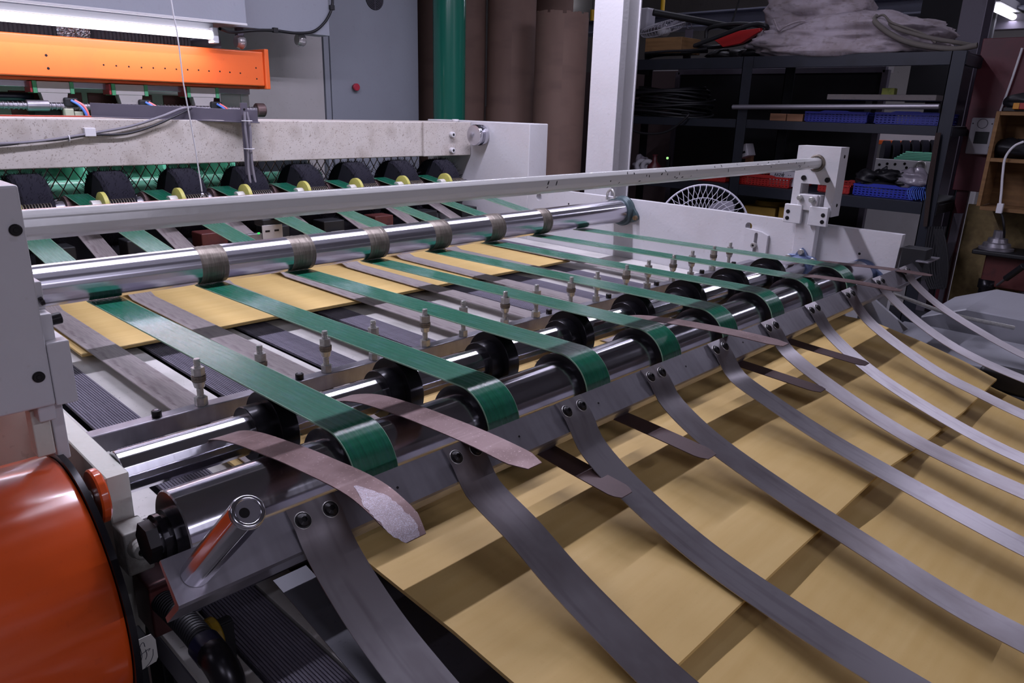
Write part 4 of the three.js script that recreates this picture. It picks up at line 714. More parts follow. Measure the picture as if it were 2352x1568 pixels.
// standing tubes
{
  M.core = std({ map: tex(512, (u, v) => { const n = fbm(u, v, 6, 2, 501, 4), w = fbm(u, v, 3, 9, 503, 4); return mixc(mixc(hexc(0x8f7468), hexc(0x7a6056), n), hexc(0x5f4a44), sat((w - 0.55) * 2.5) * 0.4); }, true, 0.8), roughness: 0.75 });
  M.pvc = phy({ color: 0x1c6a58, roughness: 0.22, clearcoat: 0.5, clearcoatRoughness: 0.1 });
  const pole = (name, label, cat, px, half, Z, top, mat, extra) => {
    const p = onZ(px, 200, Z), r = pxm(p, half), t = thing(name, label, cat, extra);
    const y1 = top == null ? 3.1 : onZ(px, top, Z).y;
    part(t, 'tube_wall', new THREE.LatheGeometry([[r * 0.86, 0], [r, 0], [r, y1], [r * 0.86, y1], [r * 0.86, 0.001]].map(a => new THREE.Vector2(...a)), 56).translate(p.x, 0, p.z), mat); return [t, p, r, y1];
  };
  pole('cardboard_tube', 'thick brown cardboard tube standing behind the green pipe', 'cardboard tube', 1036, 78, -4.05, null, M.core);
  const [gp, q, gr] = pole('green_pipe', 'glossy green plastic pipe standing among the cardboard tubes', 'pipe', 1032, 37, -3.5, null, M.pvc);
  const [b2, p2, r2] = pole('cardboard_tube', 'brown cardboard tube with a wider sleeve near its foot, beside the green pipe', 'cardboard tube', 1172, 54, -3.75, null, M.core);
  part(b2, 'sleeve', new THREE.CylinderGeometry(r2 * 1.04, r2 * 1.04, onZ(1172, 246, -3.75).y, 48, 1, true).translate(p2.x, onZ(1172, 246, -3.75).y / 2, p2.z), M.core);
  const [b3, p3, r3, y3] = pole('cardboard_tube', 'shorter brown cardboard tube with a torn top edge beside the white column', 'cardboard tube', 1285, 59, -3.3, 40, M.core);
  const fr = [], rd = rng(31); for (let i = 0; i < 40; i++) { const a = i / 40 * 6.283, h = 0.008 + rd() * 0.025; fr.push(box(-0.014, 0.014, 0, h, -0.002, 0.002, 0).rotateY(-a + 1.57).translate(p3.x + Math.cos(a) * r3 * 0.97, y3, p3.z + Math.sin(a) * r3 * 0.97)); }
  part(b3, 'torn_edge', fr, M.core);
  pole('cardboard_tube', 'tall brown cardboard tube rising behind the shorter torn tube', 'cardboard tube', 1262, 46, -4.1, null, M.core);
  const w = onZ(1296, 50, -4.3); solo('white_post', box(w.x - 0.02, w.x + 0.02, 0, 3.2, w.z - 0.02, w.z + 0.02, 0.003), M.white, 'narrow white post behind the shorter torn cardboard tube', 'post');
  const lw = onZ(1113, 50, -3.9); solo('wooden_lath', box(lw.x - 0.008, lw.x + 0.008, onZ(1113, 106, -3.9).y, 3.0, lw.z - 0.008, lw.z + 0.008, 0.001), M.panel, 'thin pale lath hanging beside the brown cardboard tube', 'lath');
  const bp = onZ(1250, 376, -2.6), bt = thing('brass_rod', 'short yellow rod with a blue cap standing by the shorter cardboard tube', 'rod');
  part(bt, 'rod_body', rod(V(bp.x, 0.6, bp.z), V(bp.x, onZ(1250, 361, -2.6).y, bp.z), 0.01, 14), M.brass); part(bt, 'cap', rod(V(bp.x, onZ(1250, 361, -2.6).y, bp.z), V(bp.x, onZ(1250, 354, -2.6).y, bp.z), 0.011, 14), M.blueHose);
  part(bt, 'foot', rod(V(bp.x, 0, bp.z), V(bp.x, 0.6, bp.z), 0.014, 12), M.steel);
  // column
  const c = thing('steel_column', 'white painted steel column with a recessed side standing behind the side plate', 'column');
  part(c, 'flange', box(2.55, 2.592, 0, RH, -2.02, -1.877, 0.002), M.white);
  part(c, 'web', box(2.5925, 2.668, 0, RH, -2.0, -1.884, 0.001), M.white);
  part(c, 'rear_flange', box(2.6685, 2.676, 0, RH, -2.02, -1.877, 0.001), M.white);
}

// ================================================================ FAR SIDE: fan, rack and workshop corner
function wireFan(t, c, R, facing, wires, mat, deep) {      // guard basket of wires round a centre, facing a direction
  const q = new THREE.Quaternion().setFromUnitVectors(V(0, 0, 1), facing.clone().normalize()), put = g => { g.applyQuaternion(q); g.translate(c.x, c.y, c.z); return g; };
  part(t, 'guard_rim', put(new THREE.TorusGeometry(R, R * 0.022, 10, 64)), mat);
  const w = []; for (const s of [-1, 1]) for (let i = 0; i < wires; i++) { const a = i / wires * 2 * Math.PI, b = a + s * 0.35, P = (r, an, z) => V(Math.cos(an) * r, Math.sin(an) * r, z * s * deep); w.push(put(tubeG([P(R, a, 0), P(R * 0.93, a, 0.55), P(R * 0.6, (a + b) / 2, 0.95), P(R * 0.22, b, 1)], R * 0.0085, 10, 4))); }
  part(t, 'guard_wires', w, mat);
  for (const [r, z] of [[0.72, 0.85], [0.45, 1]]) part(t, 'guard_ring', put(new THREE.TorusGeometry(R * r, R * 0.009, 6, 48).translate(0, 0, z * deep)), mat);
  part(t, 'motor_cap', put(new THREE.SphereGeometry(R * 0.3, 24, 16).scale(1, 1, 0.8).translate(0, 0, -deep * 0.6)), M.fixture);
  const bl = []; for (let k = 0; k < 3; k++) { const s = new THREE.Shape(); s.moveTo(0.05 * R, 0); s.bezierCurveTo(0.2 * R, 0.5 * R, 0.5 * R, 0.6 * R, 0.82 * R, 0.35 * R); s.bezierCurveTo(0.85 * R, 0.1 * R, 0.6 * R, -0.1 * R, 0.05 * R, -0.1 * R); const g = new THREE.ExtrudeGeometry(s, { depth: 0.004, bevelEnabled: false, curveSegments: 10 }); g.rotateX(0.3); g.rotateZ(k * 2.094 + 0.4); bl.push(put(g)); }
  part(t, 'blades', bl, M.blade);
  part(t, 'hub', put(new THREE.CylinderGeometry(R * 0.16, R * 0.18, deep * 0.8, 24).rotateX(Math.PI / 2).translate(0, 0, deep * 0.2)), M.blade);
}
M.blade = phy({ color: 0xa8a4b0, roughness: 0.3, transparent: false });
M.fanWhite = std({ color: 0xb6b4be, roughness: 0.45 });
{
  const c = onX(1612, 531, 2.78), R = pxm(c, 104), t = thing('pedestal_fan', 'white pedestal fan with wire guard standing behind the white side plate', 'fan');
  wireFan(t, c, R, V(-0.85, 0.12, 0.5), 46, M.fanWhite, 0.055);
  part(t, 'pole', rod(V(c.x + 0.1, 0.03, c.z - 0.06), V(c.x + 0.1, c.y - 0.02, c.z - 0.06), 0.014, 14), M.fanWhite);
  part(t, 'motor', rod(V(c.x + 0.03, c.y, c.z - 0.02), V(c.x + 0.14, c.y, c.z - 0.085), 0.05, 24), M.fanWhite);
  part(t, 'base', new THREE.CylinderGeometry(0.2, 0.22, 0.03, 40).translate(c.x + 0.1, 0.015, c.z - 0.06), M.fanWhite);
}
const RKX = 4.4, RZ = [-1.105, -1.172], Y1 = yr(0.338), Y1b = yr(0.272), Y2 = yr(-0.028), Y2b = yr(-0.077), Y3 = yr(-0.423), Y3b = yr(-0.486);
M.rack = std({ map: painted(0x1e212b, 0x131419, 0.6, 0.3, 0.5, 601), roughness: 0.5, metalness: 0.3 });
{
  const t = thing('storage_rack', 'dark blue grey steel storage rack with three loaded shelves behind the machine', 'rack');
  for (const x of [RKX, RKX + 0.6]) for (const z of [-1.138, -2.28, -3.4]) part(t, 'post', [box(x, x + 0.05, 0, x > RKX + 0.1 ? Y1 : Y1, z - 0.034, z - 0.028, 0.001), box(x, x + 0.005, 0, Y1, z - 0.034, z + 0.034, 0.001)], M.rack);
  for (const [a, b] of [[Y1b, Y1], [Y2b, Y2], [Y3b, Y3], [0.35, 0.41]]) {
    part(t, 'beam', box(RKX + 0.006, RKX + 0.04, a, b, -3.4, -1.1, 0.002), M.rack); part(t, 'rear_beam', box(RKX + 0.57, RKX + 0.6, b - 0.025, b, -3.4, -1.1, 0.002), M.rack);
    part(t, 'shelf_board', box(RKX + 0.041, RKX + 0.569, b - 0.012, b, -3.38, -1.12, 0.001), M.rack);
    for (const z of [-1.12, -3.39]) part(t, 'end_rail', box(RKX + 0.041, RKX + 0.569, a, b - 0.013, z - 0.012, z + 0.012, 0.001), M.rack);
  }
}
const RS = (px, py, d = 0.1) => onX(px, py, RKX + d);
// crates
function crate(label, px0, px1, ytop, ybot, col, d, group, yb) {
  const a = RS(px0, 300, d), b = RS(px1, 300, d), h = RS((px0 + px1) / 2, ytop, d).y - yb, z0 = Math.min(a.z, b.z), z1 = Math.max(a.z, b.z), x0 = RKX + d, x1 = x0 + 0.34, m = std({ color: col, roughness: 0.45 });
  const t = thing('plastic_crate', label, 'crate', group);
  part(t, 'base', box(x0, x1, yb + 0.001, yb + 0.008, z0, z1, 0.002), m);
  // walls as grids of slats with open gaps
  const wall = (fx, alongZ) => { const g = [], L = alongZ ? z1 - z0 : x1 - x0, n = Math.max(6, Math.round(L / 0.022)); for (let i = 0; i <= n; i++) { const s = L * i / n; g.push(alongZ ? box(fx - 0.002, fx + 0.002, yb + 0.006, yb + h * 0.8, z0 + s - 0.005, z0 + s + 0.005, 0) : box(x0 + s - 0.005, x0 + s + 0.005, yb + 0.006, yb + h * 0.8, fx - 0.002, fx + 0.002, 0)); }
    for (const f of [0.25, 0.45, 0.63]) g.push(alongZ ? box(fx - 0.0022, fx + 0.0022, yb + h * f - 0.004, yb + h * f + 0.004, z0, z1, 0) : box(x0, x1, yb + h * f - 0.004, yb + h * f + 0.004, fx - 0.0022, fx + 0.0022, 0)); return g; };
  part(t, 'wall', wall(x0, true), m); part(t, 'wall', wall(x1, true), m); part(t, 'wall', wall(z0, false), m); part(t, 'wall', wall(z1, false), m);
  const rim = [[-0.004, 0.7], [0.2, 0.7], [0.28, 0.9], [0.72, 0.9], [0.8, 0.7], [1.004, 0.7]];
  const s = new THREE.Shape(); s.moveTo(-(z0), yb + h * 0.78); for (const [f, k] of [[0, 0.97], [0.24, 0.97], [0.32, 1.08], [0.68, 1.08], [0.76, 0.97], [1, 0.97]]) s.lineTo(-(z0 + (z1 - z0) * f), yb + h * k); s.lineTo(-z1, yb + h * 0.78); s.closePath();
  part(t, 'rim', [extrudeX(s, x0 - 0.008, x0 + 0.003, 0), extrudeX(s, x1 - 0.003, x1 + 0.008, 0), box(x0, x1, yb + h * 0.8, yb + h * 0.97, z0 - 0.008, z0 + 0.002, 0.001), box(x0, x1, yb + h * 0.8, yb + h * 0.97, z1 - 0.002, z1 + 0.008, 0.001)], m);
  return { z0, z1, x0, x1, h };
}
crate('blue slatted plastic crate beside the small cartons on the middle shelf', 1846, 1985, 256, 285, 0x1a2580, 0.06, undefined, Y2);
crate('blue slatted plastic crate next to the end post on the middle shelf', 2006, 2152, 258, 290, 0x1a2580, 0.06, undefined, Y2);
const bc = crate('blue slatted plastic crate holding a plastic bag and dark scrap on the low shelf', 1984, 2128, 428, 468, 0x1a2a96, 0.06, undefined, Y3);
crate('red slatted plastic crate holding white cartons on the low shelf', 1704, 1828, 404, 436, 0x9c1c18, 0.06, undefined, Y3);
crate('red slatted plastic crate on the low shelf behind the fan, next to the rack post', 1582, 1678, 398, 428, 0x9c1c18, 0.06, undefined, Y3);
crate('red slatted plastic crate half hidden by the clamp box on the low shelf', 1900, 1972, 424, 452, 0x9c1c18, 0.06, undefined, Y3);
M.carton = std({ map: painted(0x8a6248, 0x6a4936, 0.5, 0.3, 0.6, 611), roughness: 0.8 }); M.cartonWhite = std({ color: 0xa5a2a8, roughness: 0.7 });
M.wood = std({ map: tex(512, (u, v) => { const n = fbm(u, v, 3, 40, 621, 4), w = fbm(u, v, 8, 8, 623, 4); return mixc(mixc(hexc(0x8d6a42), hexc(0x6b4c2c), n), hexc(0x4a3522), sat((w - 0.55) * 2) * 0.5); }, true, 0.5), roughness: 0.75 });
const zspan = (px0, px1, py, d) => [RS(px0, py, d).z, RS(px1, py, d).z];
for (const [a, b, lab] of [[1768, 1805, 'small brown carton on the middle shelf, away from the blue crate'], [1807, 1844, 'small brown carton on the middle shelf, touching the blue crate']]) { const [z0, z1] = zspan(a, b, 270, 0.07); solo('carton', box(RKX + 0.07, RKX + 0.25, Y2, RS(1800, 261, 0.07).y, z0, z1, 0.003), M.carton, lab, 'carton'); }
{ // white cartons in the red crate, with their print
  const font = await new FontLoader().loadAsync('fonts/droid/droid_sans_bold.typeface.json');
  for (const [a, b, y, lab, txt] of [[1768, 1798, 394, 'white carton printed AXZW in the red crate', 'AXZW'], [1799, 1828, 395, 'plain white carton with a short dark mark in the red crate', '- -']]) {
    const [z0, z1] = zspan(a, b, 400, 0.1), yt = RS((a + b) / 2, y, 0.1).y, t = thing('white_carton', lab, 'carton');
    part(t, 'carton_body', box(RKX + 0.1, RKX + 0.3, Y3 + 0.009, yt, z0, z1, 0.003), M.cartonWhite);
    const g = new TextGeometry(txt, { font, size: 0.017, depth: 0.0006, curveSegments: 2 }); g.rotateY(-Math.PI / 2); g.translate(RKX + 0.0998, yt - 0.026, z0 + 0.03); part(t, 'print', g, M.blackPaint);
  }
  // tilted white packet by the post
  const p = RS(1712, 347, 0.12), t = thing('white_packet', 'white packet with a black bar leaning beside the middle rack post', 'packet'); const r = pxm(p, 14);
  const q = new THREE.Quaternion().setFromEuler(new THREE.Euler(-0.35, 0, 0));
  const g = box(-0.05, 0.05, -r, r, -r, r, 0.004); g.applyQuaternion(q); g.translate(p.x, p.y, p.z); part(t, 'packet_body', g, M.cartonWhite);
  const bar = box(-0.052, -0.0505, -0.006, 0.006, -r * 0.7, r * 0.7, 0); bar.applyQuaternion(q); bar.translate(p.x, p.y - 0.01, p.z); part(t, 'black_bar', bar, M.blackPaint);
  part(t, 'prop', box(p.x + 0.05, p.x + 0.09, Y3, p.y, p.z - 0.02, p.z + 0.02, 0.003), M.carton);
}
// plastic bag and scrap in the blue crate
{
  const lump = (c, r, sx, sy, sz, seed, amp, seg = 28) => { const g = mergeVertices(new THREE.SphereGeometry(1, seg, seg * 0.7 | 0).deleteAttribute('uv').deleteAttribute('normal')); const p = g.attributes.position; for (let i = 0; i < p.count; i++) { const v = V(p.getX(i), p.getY(i), p.getZ(i)), k = 1 + amp * (fbm((Math.atan2(v.z, v.x) / 6.2832 + 1) % 1, (v.y + 1) / 2, 5, 4, seed, 4) - 0.5) * 2; v.multiplyScalar(r * k); p.setXYZ(i, c.x + v.x * sx, c.y + v.y * sy, c.z + v.z * sz); } g.computeVertexNormals(); return g; };
  globalThis.lump_ = lump;
  M.film = phy({ color: 0xb0a8b4, roughness: 0.25, transmission: 0.45, thickness: 0, clearcoat: 0.6 });
  const a = RS(2092, 428, 0.2); const bag = solo('plastic_bag', [lump(V(a.x, Y3 + bc.h + 0.035, a.z), 0.07, 0.9, 0.75, 1.15, 71, 0.5)], M.film, 'crumpled clear plastic bag lying on the blue crate', 'plastic bag');
  const s = RS(2030, 420, 0.2), t = thing('scrap_heap', 'dark crumpled rubber scrap piled in the blue crate', 'scrap'); for (let i = 0; i < 5; i++) part(t, 'scrap_piece', lump(V(s.x + (i % 2) * 0.05, Y3 + bc.h + 0.02 + 0.012 * (i % 3), s.z - 0.1 + i * 0.055), 0.05, 1, 0.8, 1.2, 81 + i, 0.8), M.rubber);
  part(t, 'scrap_base', lump(V(s.x + 0.03, Y3 + bc.h * 0.55, s.z), 0.1, 1.1, 0.55, 1.8, 90, 0.3), M.rubber);
  const tie = RS(2102, 458, 0.02), z = thing('blue_ties', 'bunch of blue plastic ties hanging out of the crate with the bag', 'ties'); for (let i = 0; i < 9; i++) part(z, 'tie', tubeG([V(RKX + 0.05, Y3 + bc.h * 1.06, tie.z), V(RKX + 0.035, Y3 + bc.h * 1.1, tie.z - 0.03 + i * 0.008), V(RKX - 0.004, Y3 + bc.h * 0.8, tie.z - 0.04 + i * 0.011), V(RKX - 0.006, Y3 + bc.h * (0.15 + 0.06 * (i % 3)), tie.z - 0.02 + i * 0.01)], 0.0022, 14, 4), M.blueHose);
}
// pipe, slab, coil, boards behind the rack
{
  const a = RS(1690, 246, 0.02), b = RS(2163, 245, 0.02); solo('steel_pipe', rod(V(RKX - 0.02, a.y, a.z), V(RKX - 0.02, b.y, b.z), 0.014, 18), std({ color: 0x8c8890, metalness: 0.7, roughness: 0.45 }), 'long grey steel pipe lying across the front of the rack', 'pipe');
  const [z0, z1] = zspan(1912, 2160, 240, 0.3); solo('stone_slab', box(RKX + 0.2, RKX + 0.45, Y2 + 0.16, RS(2100, 232, 0.3).y, z0, z1, 0.004), std({ map: painted(0x77706e, 0x4c4644, 0.8, 0.2, 0.7, 631), roughness: 0.8 }), 'long mottled slab resting above the blue crates', 'slab');
  for (const zz of [z0 + 0.1, z1 - 0.08]) solo('slab_support', box(RKX + 0.44, RKX + 0.56, Y2, Y2 + 0.16, zz - 0.04, zz + 0.04, 0.004), M.rack, zz > z0 + 0.2 ? 'dark block carrying the slab end next to the end post' : 'dark block carrying the slab end above the cartons', 'block');
  const cc = RS(1535, 268, 0.28), g = []; const rd = rng(61);
  const coil = thing('cable_coil', 'heap of black coiled cable on the middle shelf beside the white column', 'cable'); for (let i = 0; i < 12; i++) { const pts = [], R = 0.2 + rd() * 0.09, yy = Y2 + 0.012 + i * 0.016, ox = (rd() - 0.5) * 0.05, oz = (rd() - 0.5) * 0.1; for (let k = 0; k < 14; k++) { const an = k / 14 * 6.2832; pts.push(V(cc.x + ox + Math.cos(an) * R * 0.8, yy + Math.sin(an * 2 + i) * 0.012, cc.z + oz + Math.sin(an) * R * 1.15)); } part(coil, 'cable_turn', tubeG(pts, 0.0095, 60, 6, true), M.rubber); }
  part(coil, 'loose_end', tubeG([V(RKX + 0.05, Y2 + 0.03, cc.z + 0.25), V(RKX - 0.03, Y2 + 0.02, cc.z + 0.35), V(RKX - 0.035, Y2 - 0.09, cc.z + 0.2), V(RKX - 0.035, Y2 - 0.1, cc.z - 0.05), V(RKX - 0.03, Y2 - 0.02, cc.z - 0.2), V(RKX + 0.05, Y2 + 0.03, cc.z - 0.25)], 0.008, 50, 6), M.rubber);
  M.board = std({ color: 0x17161b, roughness: 0.8 }); M.brownBoard = std({ color: 0x5a4a4c, roughness: 0.8 });
  const BX2 = 5.5, Q = (x, y) => onX(x, y, BX2), t = thing('black_board', 'large black board in a thin grey frame behind the rack', 'board');
  const zl = Q(1548, 300).z, zr = Q(2030, 200).z, yt = Q(1800, 163).y; part(t, 'board_sheet', box(BX2, BX2 + 0.03, 0, yt - 0.02, zl, zr, 0.002), M.board);
  part(t, 'frame_bar', [box(BX2 - 0.02, BX2 + 0.03, yt - 0.02, yt + 0.02, zl, zr, 0.003)], M.armgrey); for (const z of [zl, zr]) part(t, 'frame_bar', box(BX2 - 0.02, BX2 + 0.03, 0, yt, z - 0.02, z + 0.02, 0.003), M.armgrey);
  solo('brown_board', box(BX2 + 0.2, BX2 + 0.24, 0, Q(1500, 160).y, -4.8, Q(1545, 300).z + 0.02, 0.002), M.brownBoard, 'brown board standing behind the rack beside the white column', 'board');
  const dz0 = Q(2035, 300).z; solo('dark_board', box(BX2 + 0.6, BX2 + 0.64, Q(2100, 250).y + 0.05, 2.4, dz0 - 0.1, -1.4, 0.002), M.board, 'dark board hanging behind the end of the rack', 'board');
}
// top of the rack: sack, hoses, old fan, timber, red sheet, dark bar
{
  M.sack = std({ map: tex(512, (u, v) => { const n = fbm(u, v, 4, 4, 641, 5), s = vnoise(u, v, 128, 128, 643), w = fbm(u, v, 12, 30, 645, 3); return mixc(mixc(hexc(0x9a9098), hexc(0x7b6f70), sat((n - 0.4) * 2)), hexc(0x5f5450), sat((w - 0.6) * 3) * 0.5 + (s > 0.92 ? 0.2 : 0)); }, true, 0.4), roughness: 0.85 });
  const fold = (c, sx, sy, sz, seed, flat) => { const g = mergeVertices(new THREE.SphereGeometry(1, 72, 48).deleteAttribute('uv').deleteAttribute('normal')), p = g.attributes.position; for (let i = 0; i < p.count; i++) { const v = V(p.getX(i), p.getY(i), p.getZ(i)), u = (Math.atan2(v.z, v.x) / 6.2832 + 1) % 1, w = (v.y + 1) / 2; const k = 1 + 0.55 * (fbm(u, w, 6, 4, seed, 4) - 0.5) + 0.35 * Math.abs(fbm(u, w, 14, 9, seed + 9, 3) - 0.5); let yy = v.y; if (flat && yy < -0.55) yy = -0.55 - (yy + 0.55) * 0.1; const e = 0.75; const bx = Math.sign(v.x) * Math.pow(Math.abs(v.x), e), bz = Math.sign(v.z) * Math.pow(Math.abs(v.z), e); p.setXYZ(i, c.x + bx * sx * k, c.y + yy * sy * k, c.z + bz * sz * k); } g.computeVertexNormals(); return g; };
  const t = thing('sack', 'dirty pale woven sack slumped on top of the rack with a gathered upper end', 'sack');
  const a = RS(1765, 100, 0.3), b = RS(2165, 100, 0.3), cz = (a.z + b.z) / 2, hz = (b.z - a.z) / 2;
  part(t, 'lower_bulk', fold(V(RKX + 0.27, Y1 + 0.085, cz), 0.26, 0.15, hz, 651, true), M.sack);
  const u0 = RS(1790, 30, 0.3), u1 = RS(1990, 30, 0.3); part(t, 'upper_bulk', fold(V(RKX + 0.28, Y1 + 0.27, (u0.z + u1.z) / 2), 0.2, 0.24, (u1.z - u0.z) / 2, 661, false), M.sack);
  part(t, 'tie_cord', tubeG([RS(1778, 45, 0.02), RS(1790, 70, 0), RS(1800, 62, -0.01), RS(1830, 50, 0.02), RS(1850, 48, 0.04)], 0.006, 30, 6), M.sack);
  const S = (x, y, d = 0.02) => RS(x, y, d);
  const hs = [['dusty grey hose sagging along the rack top beside the sack, thickest of the hoses', 0.014, [S(2012, 38, 0.1), S(2010, 50), S(2040, 75), S(2080, 95), S(2130, 107), S(2200, 112), S(2245, 104)]], ['dusty grey hose running just above the thickest hose on the rack top', 0.011, [S(2030, 40, 0.1), S(2060, 65), S(2100, 78), S(2150, 90), S(2200, 98), S(2235, 105, 0.05)]], ['thin dusty cable looping beside the sack on the rack top', 0.006, [S(2015, 38, 0.05), S(2030, 35), S(2045, 50), S(2070, 60), S(2120, 78), S(2150, 98)]]];
  hs.forEach(([lab, r, p]) => solo('hose', tubeG(p, r, 60, 8), M.hoseD ??= std({ color: 0x5d5752, roughness: 0.8 }), lab, 'hose', 'hoses on the rack top'));
  const lo = [['black hose looped over the red sheet on the rack top', [S(1595, 105), S(1640, 88), S(1700, 65), S(1740, 55), S(1760, 60), S(1755, 75, 0.15), S(1700, 100, 0.3), S(1640, 108, 0.2), S(1595, 105)]], ['black hose arching behind the red sheet on the rack top', [S(1622, 88, 0.2), S(1625, 68, 0.2), S(1660, 58, 0.2), S(1720, 56, 0.22), S(1755, 66, 0.24), S(1760, 100, 0.26)]]];
  lo.forEach(([lab, p]) => solo('hose', tubeG(p, 0.013, 70, 8), M.rubber, lab, 'hose', 'hoses on the rack top'));
  const rs = new THREE.Shape([[1640, 92], [1660, 108], [1700, 100], [1745, 72], [1745, 64], [1700, 70], [1650, 80]].map(([x, y]) => { const p = RS(x, y, 0.12); return new THREE.Vector2(-p.z, p.y); })); solo('red_sheet', extrudeX(rs, RKX + 0.12, RKX + 0.16, 0.003), std({ color: 0xb01a1c, roughness: 0.4 }), 'bright red plastic lid under the black hoses on the rack top', 'plastic lid');
  const hp = []; const rd = rng(83); for (let i = 0; i < 14; i++) { const x = 1620 + rd() * 140; hp.push(lump_(V(RKX + 0.2 + rd() * 0.15, Y1 + 0.03, RS(x, 110, 0.2).z), 0.05, 1, 0.7, 1.6, 700 + i, 0.5, 12)); } solo('rag_heap', hp, M.rubber, 'heap of black rags under the red lid on the rack top', 'rags');
  const [w0, w1] = zspan(1482, 1565, 100, 0.06); solo('timber_block', box(RKX + 0.06, RKX + 0.3, Y1 + 0.04, RS(1565, 84, 0.06).y, w0, w1, 0.003), M.wood, 'brown timber block under the old fan head on the rack top', 'timber');
  const fb = []; for (let i = 0; i < 8; i++) fb.push(tubeG([RS(1482, 122 + i * 2, 0.02 + i * 0.05), RS(1530, 118 + (i % 3) * 4, 0.02 + i * 0.05), RS(1580, 116 + (i % 2) * 5, 0.02 + i * 0.05), RS(1625, 112 + i, 0.02 + i * 0.05)], 0.009, 30, 6)); solo('rope_heap', fb, M.rubber, 'flattened black ropes under the timber block on the rack top', 'rope');
  const fc = RS(1522, 75, 0.3), t2 = thing('fan_head', 'old dusty white fan head lying on the timber block on the rack top', 'fan'); wireFan(t2, V(fc.x, fc.y + 0.03, fc.z), pxm(fc, 52), V(-0.25, 0.95, -0.15), 40, M.fanWhite, 0.04);
  const ft = RS(1487, 40, 0.3); part(t2, 'neck', box(ft.x - 0.05, ft.x + 0.05, ft.y - 0.09, ft.y + 0.06, ft.z - 0.07, ft.z + 0.04, 0.02), M.fanWhite);
  const da = RS(1500, 28, 0.1), db = RS(1712, 68, 0.55); solo('dark_bar', rod(da, db, 0.022, 12), M.blackPaint, 'long dark steel tube leaning over the rack top', 'bar');
  solo('thin_rod', rod(RS(1680, 55, 0.4), onX(1702, -10, RKX + 0.45), 0.006, 8), M.blackPaint, 'thin black rod rising from the dark steel tube', 'rod');
  const ho = RS(1582, 75, 0.3); solo('hook_plate', [box(ho.x, ho.x + 0.01, Y1, ho.y + 0.02, ho.z - 0.03, ho.z + 0.03, 0.002), new THREE.TorusGeometry(0.018, 0.005, 6, 20).rotateY(Math.PI / 2).translate(ho.x, ho.y + 0.04, ho.z)], M.armgrey, 'grey plate with a ring standing on the rack top', 'plate');
  // yellow cartons low down, bottle and jars on the low shelf
  for (const [a, b, y, lab] of [[1706, 1778, 474, 'yellow carton with a bulging top under the low shelf'], [1786, 1850, 478, 'yellow carton under the low shelf next to the clamp box']]) { const z0 = RS(a, 500, 0.1).z, z1 = RS(b, 500, 0.1).z; const yt = RS((a + b) / 2, y, 0.1).y; const t3 = thing('yellow_carton', lab, 'carton'); part(t3, 'carton_body', box(RKX + 0.1, RKX + 0.4, 0.41, yt, z0, z1, 0.006), M.yc ??= std({ map: painted(0x9a7a30, 0x6d5524, 0.5, 0.2, 0.7, 711), roughness: 0.8 })); if (a === 1706) part(t3, 'bulging_top', new THREE.CylinderGeometry(0.09, 0.1, 0.03, 28).translate(RKX + 0.25, yt + 0.014, (z0 + z1) / 2), M.yc); }
  const bo = RS(1503, 380, 0.15), bt = thing('bottle', 'dark red bottle on the low shelf beside the white column', 'bottle'); part(bt, 'bottle_body', new THREE.LatheGeometry([[0, 0], [0.05, 0], [0.05, 0.06], [0.02, 0.09], [0.014, 0.13], [0.02, 0.132], [0.02, 0.14], [0, 0.14]].map(q => new THREE.Vector2(Math.max(q[0], 1e-5), q[1])), 20).translate(bo.x, Y3, bo.z), std({ color: 0x4a1820, roughness: 0.4 }));
  const ja = RS(1475, 372, 0.15), jt = thing('tape_roll', 'white tape rolls in clear film on the low shelf beside the bottle', 'tape roll'); for (let i = 0; i < 2; i++) part(jt, 'roll', new THREE.TorusGeometry(0.035, 0.018, 12, 28).rotateY(Math.PI / 2 + 0.4).translate(ja.x, Y3 + 0.053, ja.z + i * 0.05), M.cartonWhite); part(jt, 'film', lump_(V(ja.x + 0.05, Y3 + 0.06, ja.z - 0.04), 0.06, 1, 1, 1, 730, 0.5), M.film);
  const gl = RS(1533, 363, 0.3); const il = thing('indicator_lamp', 'tiny green indicator light beside the dark red bottle', 'light'); part(il, 'stand', box(gl.x + 0.005, gl.x + 0.03, Y3, gl.y + 0.01, gl.z - 0.012, gl.z + 0.012, 0.003), M.blackPaint); part(il, 'light_bead', new THREE.SphereGeometry(0.009, 12, 8).translate(gl.x, gl.y, gl.z), std({ color: 0xa8c89a, emissive: 0x9fe08a, emissiveIntensity: 0.6 }));
  const lb = RS(2036, 230, 0.35); solo('lime_box', box(lb.x, lb.x + 0.05, Y2 + 0.2, lb.y + 0.02, lb.z - 0.035, lb.z + 0.035, 0.002), std({ map: painted(0xa8b04a, 0x5f7a30, 0.9, 0.06, 0.5, 741), roughness: 0.5 }), 'small lime green packet standing on the mottled slab', 'packet');
}
